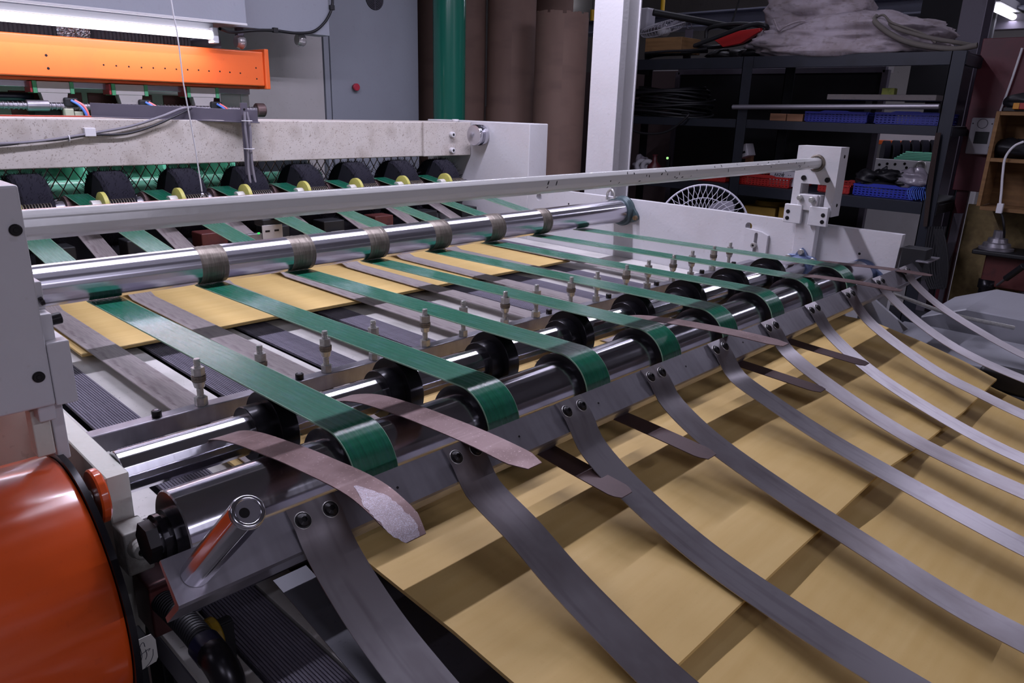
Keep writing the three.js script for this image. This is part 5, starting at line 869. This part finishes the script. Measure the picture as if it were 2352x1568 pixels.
// grey column and maroon cabinet beside the rack
{
  const X = 5.25, z0 = onX(2192, 100, X).z, z1 = onX(2255, 60, X).z, t = thing('grey_column', 'violet grey steel column rising behind the end of the rack', 'column');
  M.colgrey = std({ map: painted(0x6f6a76, 0x55505a, 0.5, 0.5, 0.6, 751), roughness: 0.6 });
  part(t, 'flange', box(X, X + 0.02, 0, RH, z0, z1, 0.002), M.colgrey); part(t, 'web', box(X + 0.021, X + 0.18, 0, RH, (z0 + z1) / 2 - 0.01, (z0 + z1) / 2 + 0.01, 0.001), M.colgrey); part(t, 'rear_flange', box(X + 0.181, X + 0.2, 0, RH, z0, z1, 0.002), M.colgrey);
  const CX = 4.75, C = (x, y) => onX(x, y, CX), zc0 = C(2225, 250).z, c = thing('maroon_cabinet', 'dark maroon steel cabinet beside the end of the rack', 'cabinet');
  M.maroon = std({ map: painted(0x561824, 0x38101a, 0.6, 0.4, 0.5, 761), roughness: 0.5 });
  part(c, 'body', box(CX, CX + 0.35, C(2200, 437).y, C(2260, 88).y, zc0, 0.4, 0.004), M.maroon);
  for (const z of [zc0 + 0.05, 0.3]) part(c, 'leg', box(CX + 0.02, CX + 0.06, 0, C(2200, 437).y, z - 0.03, z + 0.03, 0.003), M.maroon);
  const sa = C(2238, 270), sb = C(2288, 356), s = thing('switch_box', 'white switch box with a black window mounted on the maroon cabinet', 'switch box');
  const zs = [C(2230, 310).z, C(2284, 310).z]; part(s, 'box_body', box(CX - 0.05, CX - 0.0005, sb.y, sa.y, zs[0], zs[1], 0.008), M.cartonWhite);
  const sw = C(2252, 318); part(s, 'black_window', box(CX - 0.053, CX - 0.0505, C(2250, 329).y, C(2250, 302).y, zs[0] + 0.03, zs[1] - 0.015, 0.001), M.blackPaint);
  const dial = C(2262, 284); part(s, 'dial', new THREE.TorusGeometry(0.024, 0.0012, 6, 28).rotateY(Math.PI / 2).translate(CX - 0.0508, dial.y, (zs[0] + zs[1]) / 2), M.oxide);
  for (const k of [-0.045, 0.045]) part(s, 'box_screw', cylX(CX - 0.0515, CX - 0.0505, dial.y, (zs[0] + zs[1]) / 2 + k, 0.0035, 0.0002, 10), M.oxide);
  // wooden open shelf
  const WX = 4.5, Wp = (x, y) => onX(x, y, WX), wl = Wp(2262, 380).z, yt = Wp(2310, 256).y, ym = Wp(2300, 364).y, yb = Wp(2300, 478).y, w = thing('wooden_shelf', 'open wooden shelf box with two compartments beside the white switch box', 'shelf');
  part(w, 'side_panel', box(WX, WX + 0.22, yb, yt, wl, wl + 0.018, 0.001), M.wood); part(w, 'side_panel', box(WX, WX + 0.22, yb, yt, 0.2, 0.218, 0.001), M.wood);
  for (const y of [yt, ym, yb]) part(w, 'board', box(WX, WX + 0.22, y - 0.018, y, wl + 0.0185, 0.1995, 0.001), M.wood); part(w, 'back', box(WX + 0.205, WX + 0.219, yb, yt - 0.019, wl + 0.0185, 0.1995, 0), M.wood);
  const bench = onX(2240, 735, 4.5);
  const ob = thing('chip_board', 'stained chipboard panel standing behind the drill press', 'board'); const ox = 4.78, ol = onX(2205, 560, ox).z; part(ob, 'panel_sheet', box(ox, ox + 0.02, 0, yb - 0.02, ol, 0.5, 0.002), M.osb ??= std({ map: tex(512, (u, v) => { const n = fbm(u, v, 24, 24, 771, 3), w2 = fbm(u, v, 4, 4, 773, 4); return mixc(mixc(hexc(0x8a7850), hexc(0x6d5c3c), n), hexc(0x3a2e24), sat((w2 - 0.5) * 3) * 0.7); }, true, 0.5), roughness: 0.85 }));
  // drill press
  const dx = 4.55, D = (x, y, d = 0) => onX(x, y, dx + d), dp = thing('drill_press', 'dark red drill press with stepped pulley and black chuck in front of the chipboard', 'drill press');
  const hc = D(2275, 625), pu = D(2290, 560); const rr0 = pxm(pu, 32);
  part(dp, 'head', box(dx - 0.02, dx + 0.16, D(2260, 655).y, D(2275, 583).y, D(2258, 620).z, 0.1, 0.01), M.maroonBlock);
  part(dp, 'belt_plate', box(dx - 0.08, dx + 0.17, D(2275, 583).y, D(2275, 572).y, D(2240, 575).z, 0.12, 0.008), M.rubber);
  part(dp, 'step_pulley', crisp(new THREE.LatheGeometry([[0, 0], [rr0 * 1.1, 0], [rr0 * 1.1, 0.012], [rr0 * 0.9, 0.016], [rr0 * 0.85, 0.035], [rr0 * 0.65, 0.04], [rr0 * 0.6, 0.06], [rr0 * 0.36, 0.064], [rr0 * 0.36, 0.1], [0, 0.1]].map(q => new THREE.Vector2(Math.max(q[0], 1e-5), q[1])), 36)).translate(pu.x, D(2275, 572).y + 0.001, pu.z), M.steel);
  const ck = D(2262, 672); part(dp, 'chuck', new THREE.LatheGeometry([[0, 0], [0.01, 0], [0.02, 0.02], [0.034, 0.03], [0.034, 0.07], [0.042, 0.075], [0.042, 0.12], [0, 0.12]].map(q => new THREE.Vector2(Math.max(q[0], 1e-5), q[1])), 24).translate(ck.x, D(2262, 692).y, ck.z), M.black);
  part(dp, 'drill_bit', rod(V(ck.x, D(2255, 722).y, ck.z), V(ck.x, D(2262, 692).y, ck.z), 0.004, 8), M.steel);
  const lv = D(2310, 640, -0.1); part(dp, 'lever', rod(lv, D(2352, 610, -0.16), 0.016, 14), M.rubber); part(dp, 'lever_stem', rod(D(2290, 655, -0.03), lv, 0.007, 10), M.steel);
  part(dp, 'column', rod(V(dx + 0.12, 0.72, ck.z + 0.16), V(dx + 0.12, D(2275, 575).y, ck.z + 0.16), 0.03, 20), M.steel);
  const wb = thing('work_bench', 'dark work bench under the drill press', 'bench'); const by = D(2250, 735).y; part(wb, 'bench_top', box(4.3, 4.77, by - 0.04, by, -0.95, 0.6, 0.004), M.wood); for (const z of [-0.9, 0.5]) part(wb, 'bench_leg', box(4.35, 4.42, 0, by - 0.04, z - 0.03, z + 0.03, 0.003), M.wood);
  part(dp, 'base_plate', box(dx - 0.03, dx + 0.2, by, by + 0.02, ck.z - 0.1, ck.z + 0.25, 0.003), M.rubber); part(dp, 'base_column', rod(V(dx + 0.12, by + 0.02, ck.z + 0.16), V(dx + 0.12, 0.75, ck.z + 0.16), 0.03, 20), M.steel);
  // white cable down the shelf
  const Wc = (x, y, d = -0.03) => onX(x, y, WX + d), pc = thing('power_cable', 'white cable with a small plug hanging in front of the wooden shelf', 'cable');
  part(pc, 'cable', tubeG([Wc(2352, 325), Wc(2330, 335), Wc(2310, 360), Wc(2303, 400), Wc(2300, 440), Wc(2297, 468)], 0.006, 40, 8), M.tie); const pg = Wc(2297, 476); part(pc, 'plug', box(pg.x - 0.012, pg.x + 0.012, pg.y - 0.03, pg.y + 0.02, pg.z - 0.014, pg.z + 0.014, 0.003), M.tie); part(pc, 'lead', tubeG([Wc(2297, 485), Wc(2303, 500), Wc(2306, 520), Wc(2306, 545, 0.02)], 0.006, 20, 6), M.rubber);
  const Oc = (x, y) => onX(x, y, CX - 0.02); solo('power_cable', tubeG([Oc(2348, 110), Oc(2335, 150), Oc(2318, 200), Oc(2305, 235), Oc(2298, 255)], 0.006, 30, 6), M.tie, 'thin grey cable running up the maroon cabinet above the wooden shelf', 'cable');
  // things in and on the wooden shelf
  const t1 = thing('tool_case', 'dark tool case with orange and red buttons on top of the wooden shelf', 'case'); const tc = Wp(2335, 240); part(t1, 'case_body', lump_(V(WX + 0.12, yt + 0.045, tc.z + 0.02), 0.07, 1, 0.7, 1.4, 781, 0.25), M.rubber); for (const [x, c2] of [[2333, 0xc08020], [2346, 0xa03028]]) { const e = Wp(x, 247); part(t1, 'button', box(WX + 0.01, WX + 0.03, yt + 0.012, yt + 0.042, e.z - 0.016, e.z + 0.016, 0.003), std({ color: c2, roughness: 0.5 })); }
  part(t1, 'case_base', box(WX + 0.03, WX + 0.2, yt + 0.001, yt + 0.02, tc.z - 0.06, tc.z + 0.13, 0.003), M.rubber);
  const dc = Wp(2320, 350); solo('dark_bag', lump_(V(WX + 0.11, ym + 0.045, dc.z), 0.08, 0.9, 0.6, 1.4, 791, 0.4), M.rubber, 'dark bag in the upper compartment of the wooden shelf', 'bag');
  // cables hanging beside the rack end
  const hc2 = thing('hanging_cables', 'tangle of dark cables hanging at the end of the rack', 'cable'); for (let i = 0; i < 7; i++) { const o = i * 6; part(hc2, 'cable', tubeG([onX(2135 + o, 520, 4.36), onX(2128 + o, 560, 4.36), onX(2122 + o, 620, 4.36), onX(2140 + o * 0.8, 665, 4.36), onX(2155 + o * 0.6, 620, 4.36), onX(2150 + o * 0.6, 560, 4.36), onX(2146 + o * 0.5, 525, 4.36)], 0.007, 40, 6), M.rubber); }
  for (let i = 0; i < 4; i++) part(hc2, 'cord', tubeG([onX(2160 - i * 3, 305, RKX - 0.02), onX(2150 - i * 3, 360, RKX - 0.03), onX(2140 - i * 3, 430, RKX - 0.02), onX(2128 - i * 2, 520, RKX - 0.02)], 0.004, 30, 5), M.rope ??= std({ color: 0x2e201d, roughness: 0.8 }));
  solo('slanted_plate', [box(4.72, 4.74, 0, onX(2175, 560, 4.7).y, onX(2178, 560, 4.7).z, onX(2190, 560, 4.7).z, 0.002), prismX([[onX(2165, 640, 4.7).z, onX(2165, 640, 4.7).y], [onX(2175, 560, 4.7).z, onX(2175, 560, 4.7).y], [onX(2190, 490, 4.7).z, onX(2190, 490, 4.7).y], [onX(2212, 490, 4.7).z, onX(2212, 490, 4.7).y], [onX(2190, 575, 4.7).z, onX(2190, 575, 4.7).y]], 4.7, 4.72, 0.002)], M.colgrey, 'slanted pale steel plate under the maroon cabinet', 'plate');
  solo('yellow_bag', lump_(V(4.4, onX(2340, 740, 4.4).y + 0.09, onX(2345, 735, 4.4).z + 0.03), 0.07, 1, 1.5, 0.8, 795, 0.3), std({ color: 0x8a7a18, roughness: 0.5 }), 'yellow bag hanging by the work bench', 'bag');
  solo('black_pad', box(3.0, 3.08, 0, onX(2345, 720, 3.04).y, onX(2336, 780, 3.04).z, 0.2, 0.004), M.blackPaint, 'black upright panel beside the work bench', 'panel');
}
// second machine far behind the rack
{
  const X = 7.2, Q = (x, y) => onX(x, y, X), t = thing('distant_machine', 'distant white and orange machine with dark discs and green bars seen through the rack', 'machine');
  part(t, 'side_plate', box(X, X + 0.05, 0, Q(2080, 368).y, Q(2000, 380).z, Q(2160, 380).z + 0.3, 0.004), M.white);
  part(t, 'top_cover', box(X + 0.5, X + 0.55, Q(2080, 330).y, Q(2080, 312).y + 0.05, Q(2000, 320).z - 0.3, Q(2160, 320).z + 0.5, 0.004), M.white);
  part(t, 'orange_bar', box(X + 0.3, X + 0.36, Q(2080, 337).y, Q(2080, 326).y, Q(2000, 320).z - 0.3, Q(2160, 320).z + 0.5, 0.004), M.orange2);
  for (let i = 0; i < 6; i++) { const p = Q(2015 + i * 22, 352); part(t, 'disc', new THREE.CylinderGeometry(0.11, 0.11, 0.05, 24).rotateX(Math.PI / 2).rotateY(0.5).translate(X + 0.2, p.y, p.z), M.bristle); }
  for (let i = 0; i < 5; i++) part(t, 'green_bar', rod(V(X + 0.1, Q(2060, 366 - i * 4).y, Q(2045 + i * 6, 366).z), V(X + 0.1, Q(2060, 362 - i * 3).y, Q(2150, 358).z + 0.2), 0.012, 8), M.gpaint);
  for (const [x, y] of [[2020, 378], [2038, 376], [2056, 377], [2078, 376], [2082, 385], [2036, 384]]) { const p = Q(x, y); part(t, 'plate_hole', cylX(X - 0.002, X, p.y, p.z, 0.012, 0.0005, 12), M.oxide); }
  const pw = Q(2116, 381); part(t, 'ring', new THREE.TorusGeometry(0.035, 0.012, 10, 24).rotateY(Math.PI / 2).translate(X - 0.01, pw.y, pw.z), M.zinc);
  // pale strip added in place of the lit far wall, and girder
  solo('pale_backdrop', [box(8.25, 8.45, 0, onX(1800, 168, 8.2).y, -5, -4.8, 0.01), box(8.25, 8.45, 0, onX(1800, 168, 8.2).y, -2.1, -2.0, 0.01), box(8.2, 8.5, onX(1800, 168, 8.2).y, onX(1800, 150, 8.2).y, onX(1500, 160, 8.2).z, onX(2030, 160, 8.2).z, 0.01)], M.white, 'pale duct in place of the lit far wall, seen through the gap under the rack top', 'backdrop');
  const G = (x, y) => onX(x, y, 6.3); solo('roof_girder', [box(6.3, 6.34, G(1620, 62).y, G(1620, 30).y, -6, 1.5, 0.004), box(6.2, 6.5, G(1620, 33).y, G(1620, 29).y, -6, 1.5, 0.003), box(6.2, 6.5, G(1620, 64).y, G(1620, 60).y, -6, 1.5, 0.003)], std({ map: painted(0x85889a, 0x6a6b78, 0.5, 0.8, 0.5, 801), roughness: 0.5 }), 'pale blue grey steel girder behind the rack top', 'girder');
  solo('lower_girder', box(6.35, 6.45, G(2100, 75).y, G(2100, 42).y, -3.2, 1.2, 0.004), M.armgrey, 'dark grey girder under the pale one behind the sack', 'girder');
  // roof purlins
  for (let i = 0; i < 7; i++) { const y = 3.1 + i * 0.16; solo('roof_purlin', box(6.6 + i * 0.25, 6.66 + i * 0.25, y, y + 0.08, -8.5, 3, 0.004), M.ceil, `${ORD[i]} dark roof purlin counted upward from the pale girder`, 'purlin', 'roof purlins'); }
  for (const [px, py] of [[1522, 12], [1360, 35]]) { const p = onX(px, py, 6.1); const yt = thing('yellow_sleeve', px > 1400 ? 'yellow sleeve hanging above the old fan head' : 'yellow sleeve seen between the cardboard tube and white column', 'sleeve'); part(yt, 'sleeve_body', rod(V(6.1, p.y - 0.05, p.z), V(6.1, p.y + 0.05, p.z), 0.02, 12), std({ color: 0xd0a51c, roughness: 0.5 })); part(yt, 'wire', rod(V(6.1, p.y + 0.05, p.z), V(6.1, RH, p.z), 0.003, 6), M.rubber); }
}
// tube lamp at the right, seen near the grey column; bright lamps far behind
{
  const Z = -1.35, a = onZ(2283, 18, Z), t = thing('tube_lamp', 'glowing tube lamp on an angled fitting beside the violet grey column', 'lamp');
  part(t, 'housing', box(a.x - 0.05, a.x + 1.2, a.y + 0.03, a.y + 0.08, Z - 0.04, Z + 0.04, 0.004), M.fixture); part(t, 'glowing_tube', cylX(a.x, a.x + 1.15, a.y, Z, 0.02, 0.002, 16), M.glow);
  const l = new THREE.RectAreaLight(LCOL, 8, 1.1, 0.045); l.position.set(a.x + 0.58, a.y - 0.025, Z); l.lookAt(a.x + 0.58, a.y - 1, Z); l.castShadow = true; t.add(l);
  for (const s of [0.1, 1.0]) part(t, 'hanger', rod(V(a.x + s, a.y + 0.08, Z), V(a.x + s, RH, Z), 0.004, 6), M.fixture);
  for (const [py, lab] of [[10, 'upper one of two distant glowing tube lamps beside the white column'], [19, 'lower one of two distant glowing tube lamps beside the white column']]) { const p = onZ(1325, py, -8), q = onZ(1372, py - 3, -8); const d = thing('distant_lamp', lab, 'lamp'); part(d, 'glowing_tube', cylX(p.x - 0.6, q.x + 0.9, p.y, -8, 0.022, 0.002, 12), M.glow); part(d, 'housing', box(p.x - 0.6, q.x + 0.9, p.y + 0.025, p.y + 0.05, -8.03, -7.97, 0.003), M.fixture); }
  const p = onZ(1330, 40, -8.4); solo('pale_wall_panel', box(p.x - 0.8, p.x + 1.2, p.y + 0.1, p.y + 0.6, -8.9, -8.85, 0.004), M.white, 'pale wall panel far behind the distant tube lamps', 'panel');
}
// ================================================================ delivery end on the right and below on the left
{
  const t = thing('side_guard', 'pale grey sheet metal side guard of the stacker beyond the board stream', 'machine guard');
  const y0 = yr(-0.56); part(t, 'top_cover', prismX([[-0.62, yr(-0.60)], [-0.5, yr(-0.55)], [-0.2, yr(-0.555)], [0.9, yr(-0.56)], [0.9, yr(-0.62)], [-0.62, yr(-0.66)]], 2.55, 2.95, 0.004), M.colpale ??= std({ map: painted(0x8f8f96, 0x76747c, 0.4, 0.5, 0.5, 811), roughness: 0.45 }));
  part(t, 'inner_face', box(2.2, 2.53, yr(-0.66), yr(-0.62), -0.66, 0.9, 0.004), M.colpale);
  part(t, 'corner_plate', prismX([[-0.7, yr(-0.47)], [-0.56, yr(-0.56)], [-0.6, yr(-0.6)], [-0.7, yr(-0.56)]], 2.2, 2.212, 0.001), M.colpale);
  part(t, 'base', box(2.2, 2.95, 0, yr(-0.68), -0.6, 0.9, 0.004), M.colpale);
  solo('black_cushion', box(2.13, 2.19, yr(-0.66), yr(-0.6), -0.36, 0.4, 0.012), M.rubber, 'black rubber edge strip along the side of the board stream', 'rubber strip');
  const w = solo('thin_rail', tubeG([V(2.35, yr(-0.5), -0.66), V(2.42, yr(-0.545), -0.52), V(2.5, yr(-0.57), -0.36)], 0.006, 20, 8), M.zinc, 'thin bright rail curving beyond the last boards', 'rail');
}
{
  // hose, tag and plates under the lip bar
  const t = thing('air_hose', 'black ribbed hose with a dark blue elbow fitting below the rusty block', 'hose');
  const P = (x, y, X) => onX(x, y, X);
  const c0 = V(0.267, yr(-0.607), -0.86), c = V(0.27, yr(-0.609), -0.725), hp = [c0, V(0.268, yr(-0.604), -0.82), V(0.27, yr(-0.606), -0.77), c], cv = new THREE.CatmullRomCurve3(hp);
  part(t, 'hose', tubeG(hp, 0.0145, 30, 18), M.rubber);
  const ribs = []; for (let i = 2; i < 24; i++) { const u = i / 27, p = cv.getPointAt(u), d = cv.getTangentAt(u); ribs.push(new THREE.TorusGeometry(0.0145, 0.0012, 6, 28).applyQuaternion(new THREE.Quaternion().setFromUnitVectors(V(0, 0, 1), d)).translate(p.x, p.y, p.z)); }
  part(t, 'hose_ribs', ribs, M.rubber); const d = cv.getTangentAt(1);
  part(t, 'collar', rod(c.clone().addScaledVector(d, -0.02), c.clone().addScaledVector(d, 0.008), 0.0185, 28), M.navy);
  part(t, 'elbow', tubeG([c, c.clone().add(V(0, 0, 0.018)), V(0.272, yr(-0.625), -0.69), V(0.27, yr(-0.67), -0.685)], 0.0182, 20, 20), M.black);
  part(t, 'pipe', tubeG([V(0.27, yr(-0.665), -0.685), V(0.262, yr(-0.685), -0.7), V(0.235, yr(-0.7), -0.74), V(0.2, yr(-0.71), -0.79)], 0.015, 20, 14), M.navy);
  const pm = box(-0.022, 0.022, -0.0006, 0.0006, -0.0105, 0.0105, 0); pm.rotateY(0.45); pm.rotateX(0.35); pm.translate(0.246, yr(-0.6675), -0.718); part(t, 'white_label', pm, M.tag, 'white paper label');
  const tg = V(0.2235, yr(-0.627), -0.8), g = thing('paper_tag', 'small white tag with scribbled ink marks below the rusty block', 'tag'); const s = new THREE.Shape([[-0.011, -0.022], [0.01, -0.019], [0.0125, -0.014], [0.0125, 0.011], [0.0085, 0.021], [-0.0085, 0.021], [-0.0125, 0.014]].map(q => new THREE.Vector2(...q)));
  const tgM = new THREE.Matrix4().makeTranslation(tg.x, tg.y, tg.z); part(g, 'paper', new THREE.ExtrudeGeometry(s, { depth: 0.001, bevelEnabled: false }).applyMatrix4(tgM), M.tag);
  const ink = std({ color: 0x23263a, roughness: 0.6 }); const ln = p => tubeG(p.map(([x, y]) => V(tg.x + x * 0.68, tg.y + y * 0.68, tg.z + 0.0012)), 0.0004, 16, 4);
  part(g, 'ink_scribble', [ln([[-0.012, 0.002], [-0.006, 0.02], [-0.002, 0.022], [0, 0.012]]), ln([[-0.014, -0.004], [-0.002, 0.002], [0.008, 0.004], [0.004, 0.0]]), ln([[-0.008, 0.014], [-0.007, -0.004], [-0.009, -0.012]]), ln([[0.0, 0.006], [0.001, -0.006], [-0.002, -0.014]]), ln([[0.012, 0.0], [0.01, -0.014], [0.004, -0.024], [-0.004, -0.03]])], ink);
  part(g, 'holder', box(tg.x - 0.009, tg.x + 0.008, tg.y - 0.012, tg.y + 0.012, tg.z - 0.04, tg.z - 0.0005, 0.002), M.blackPaint);
  part(g, 'stem', box(tg.x - 0.008, tg.x + 0.006, 0.3, tg.y - 0.015, tg.z - 0.04, tg.z - 0.02, 0.002), M.blackPaint);
  // lower ribbed belt and plates
  const f = thing('lower_conveyor', 'dark lower conveyor with a ribbed belt and pale plates below the lip bar', 'conveyor'); const yl = yr(-0.715);
  const rb = []; for (let i = 0; i < 17; i++) { const xa = 0.349 + i * 0.0047; rb.push(box(xa, xa + 0.0029, yl - 0.003, yl, -0.98, -0.3, 0)); }
  rb.push(box(0.348, 0.429, yl - 0.012, yl - 0.0025, -0.98, -0.3, 0.001)); part(f, 'ribbed_belt', rb, M.rib);
  part(f, 'pale_plate', box(0.434, 0.49, yl - 0.012, yl - 0.002, -0.98, -0.3, 0.001), M.bed); part(f, 'pale_plate', box(0.285, 0.342, yl - 0.012, yl - 0.002, -0.98, -0.3, 0.001), M.bed);
  part(f, 'frame', box(0.284, 0.62, yl - 0.06, yl - 0.013, -0.99, -0.28, 0.003), M.innerPaint); for (const x of [0.32, 0.58]) for (const z of [-0.9, -0.4]) part(f, 'leg', box(x - 0.03, x + 0.03, 0, yl - 0.06, z - 0.03, z + 0.03, 0.003), M.blackPaint);
  part(f, 'yellow_wheel', cylX(0.3, 0.312, yr(-0.655), -0.806, 0.024, 0.002, 40), std({ color: 0xa08018, roughness: 0.5 })); part(f, 'wheel_axle', [cylX(0.298, 0.33, yr(-0.645), -0.806, 0.008, 0.001, 14), box(0.314, 0.33, yl, yr(-0.64), -0.815, -0.797, 0.001)], M.blackPaint);
}
rebase();
renderer.render(scene, camera);
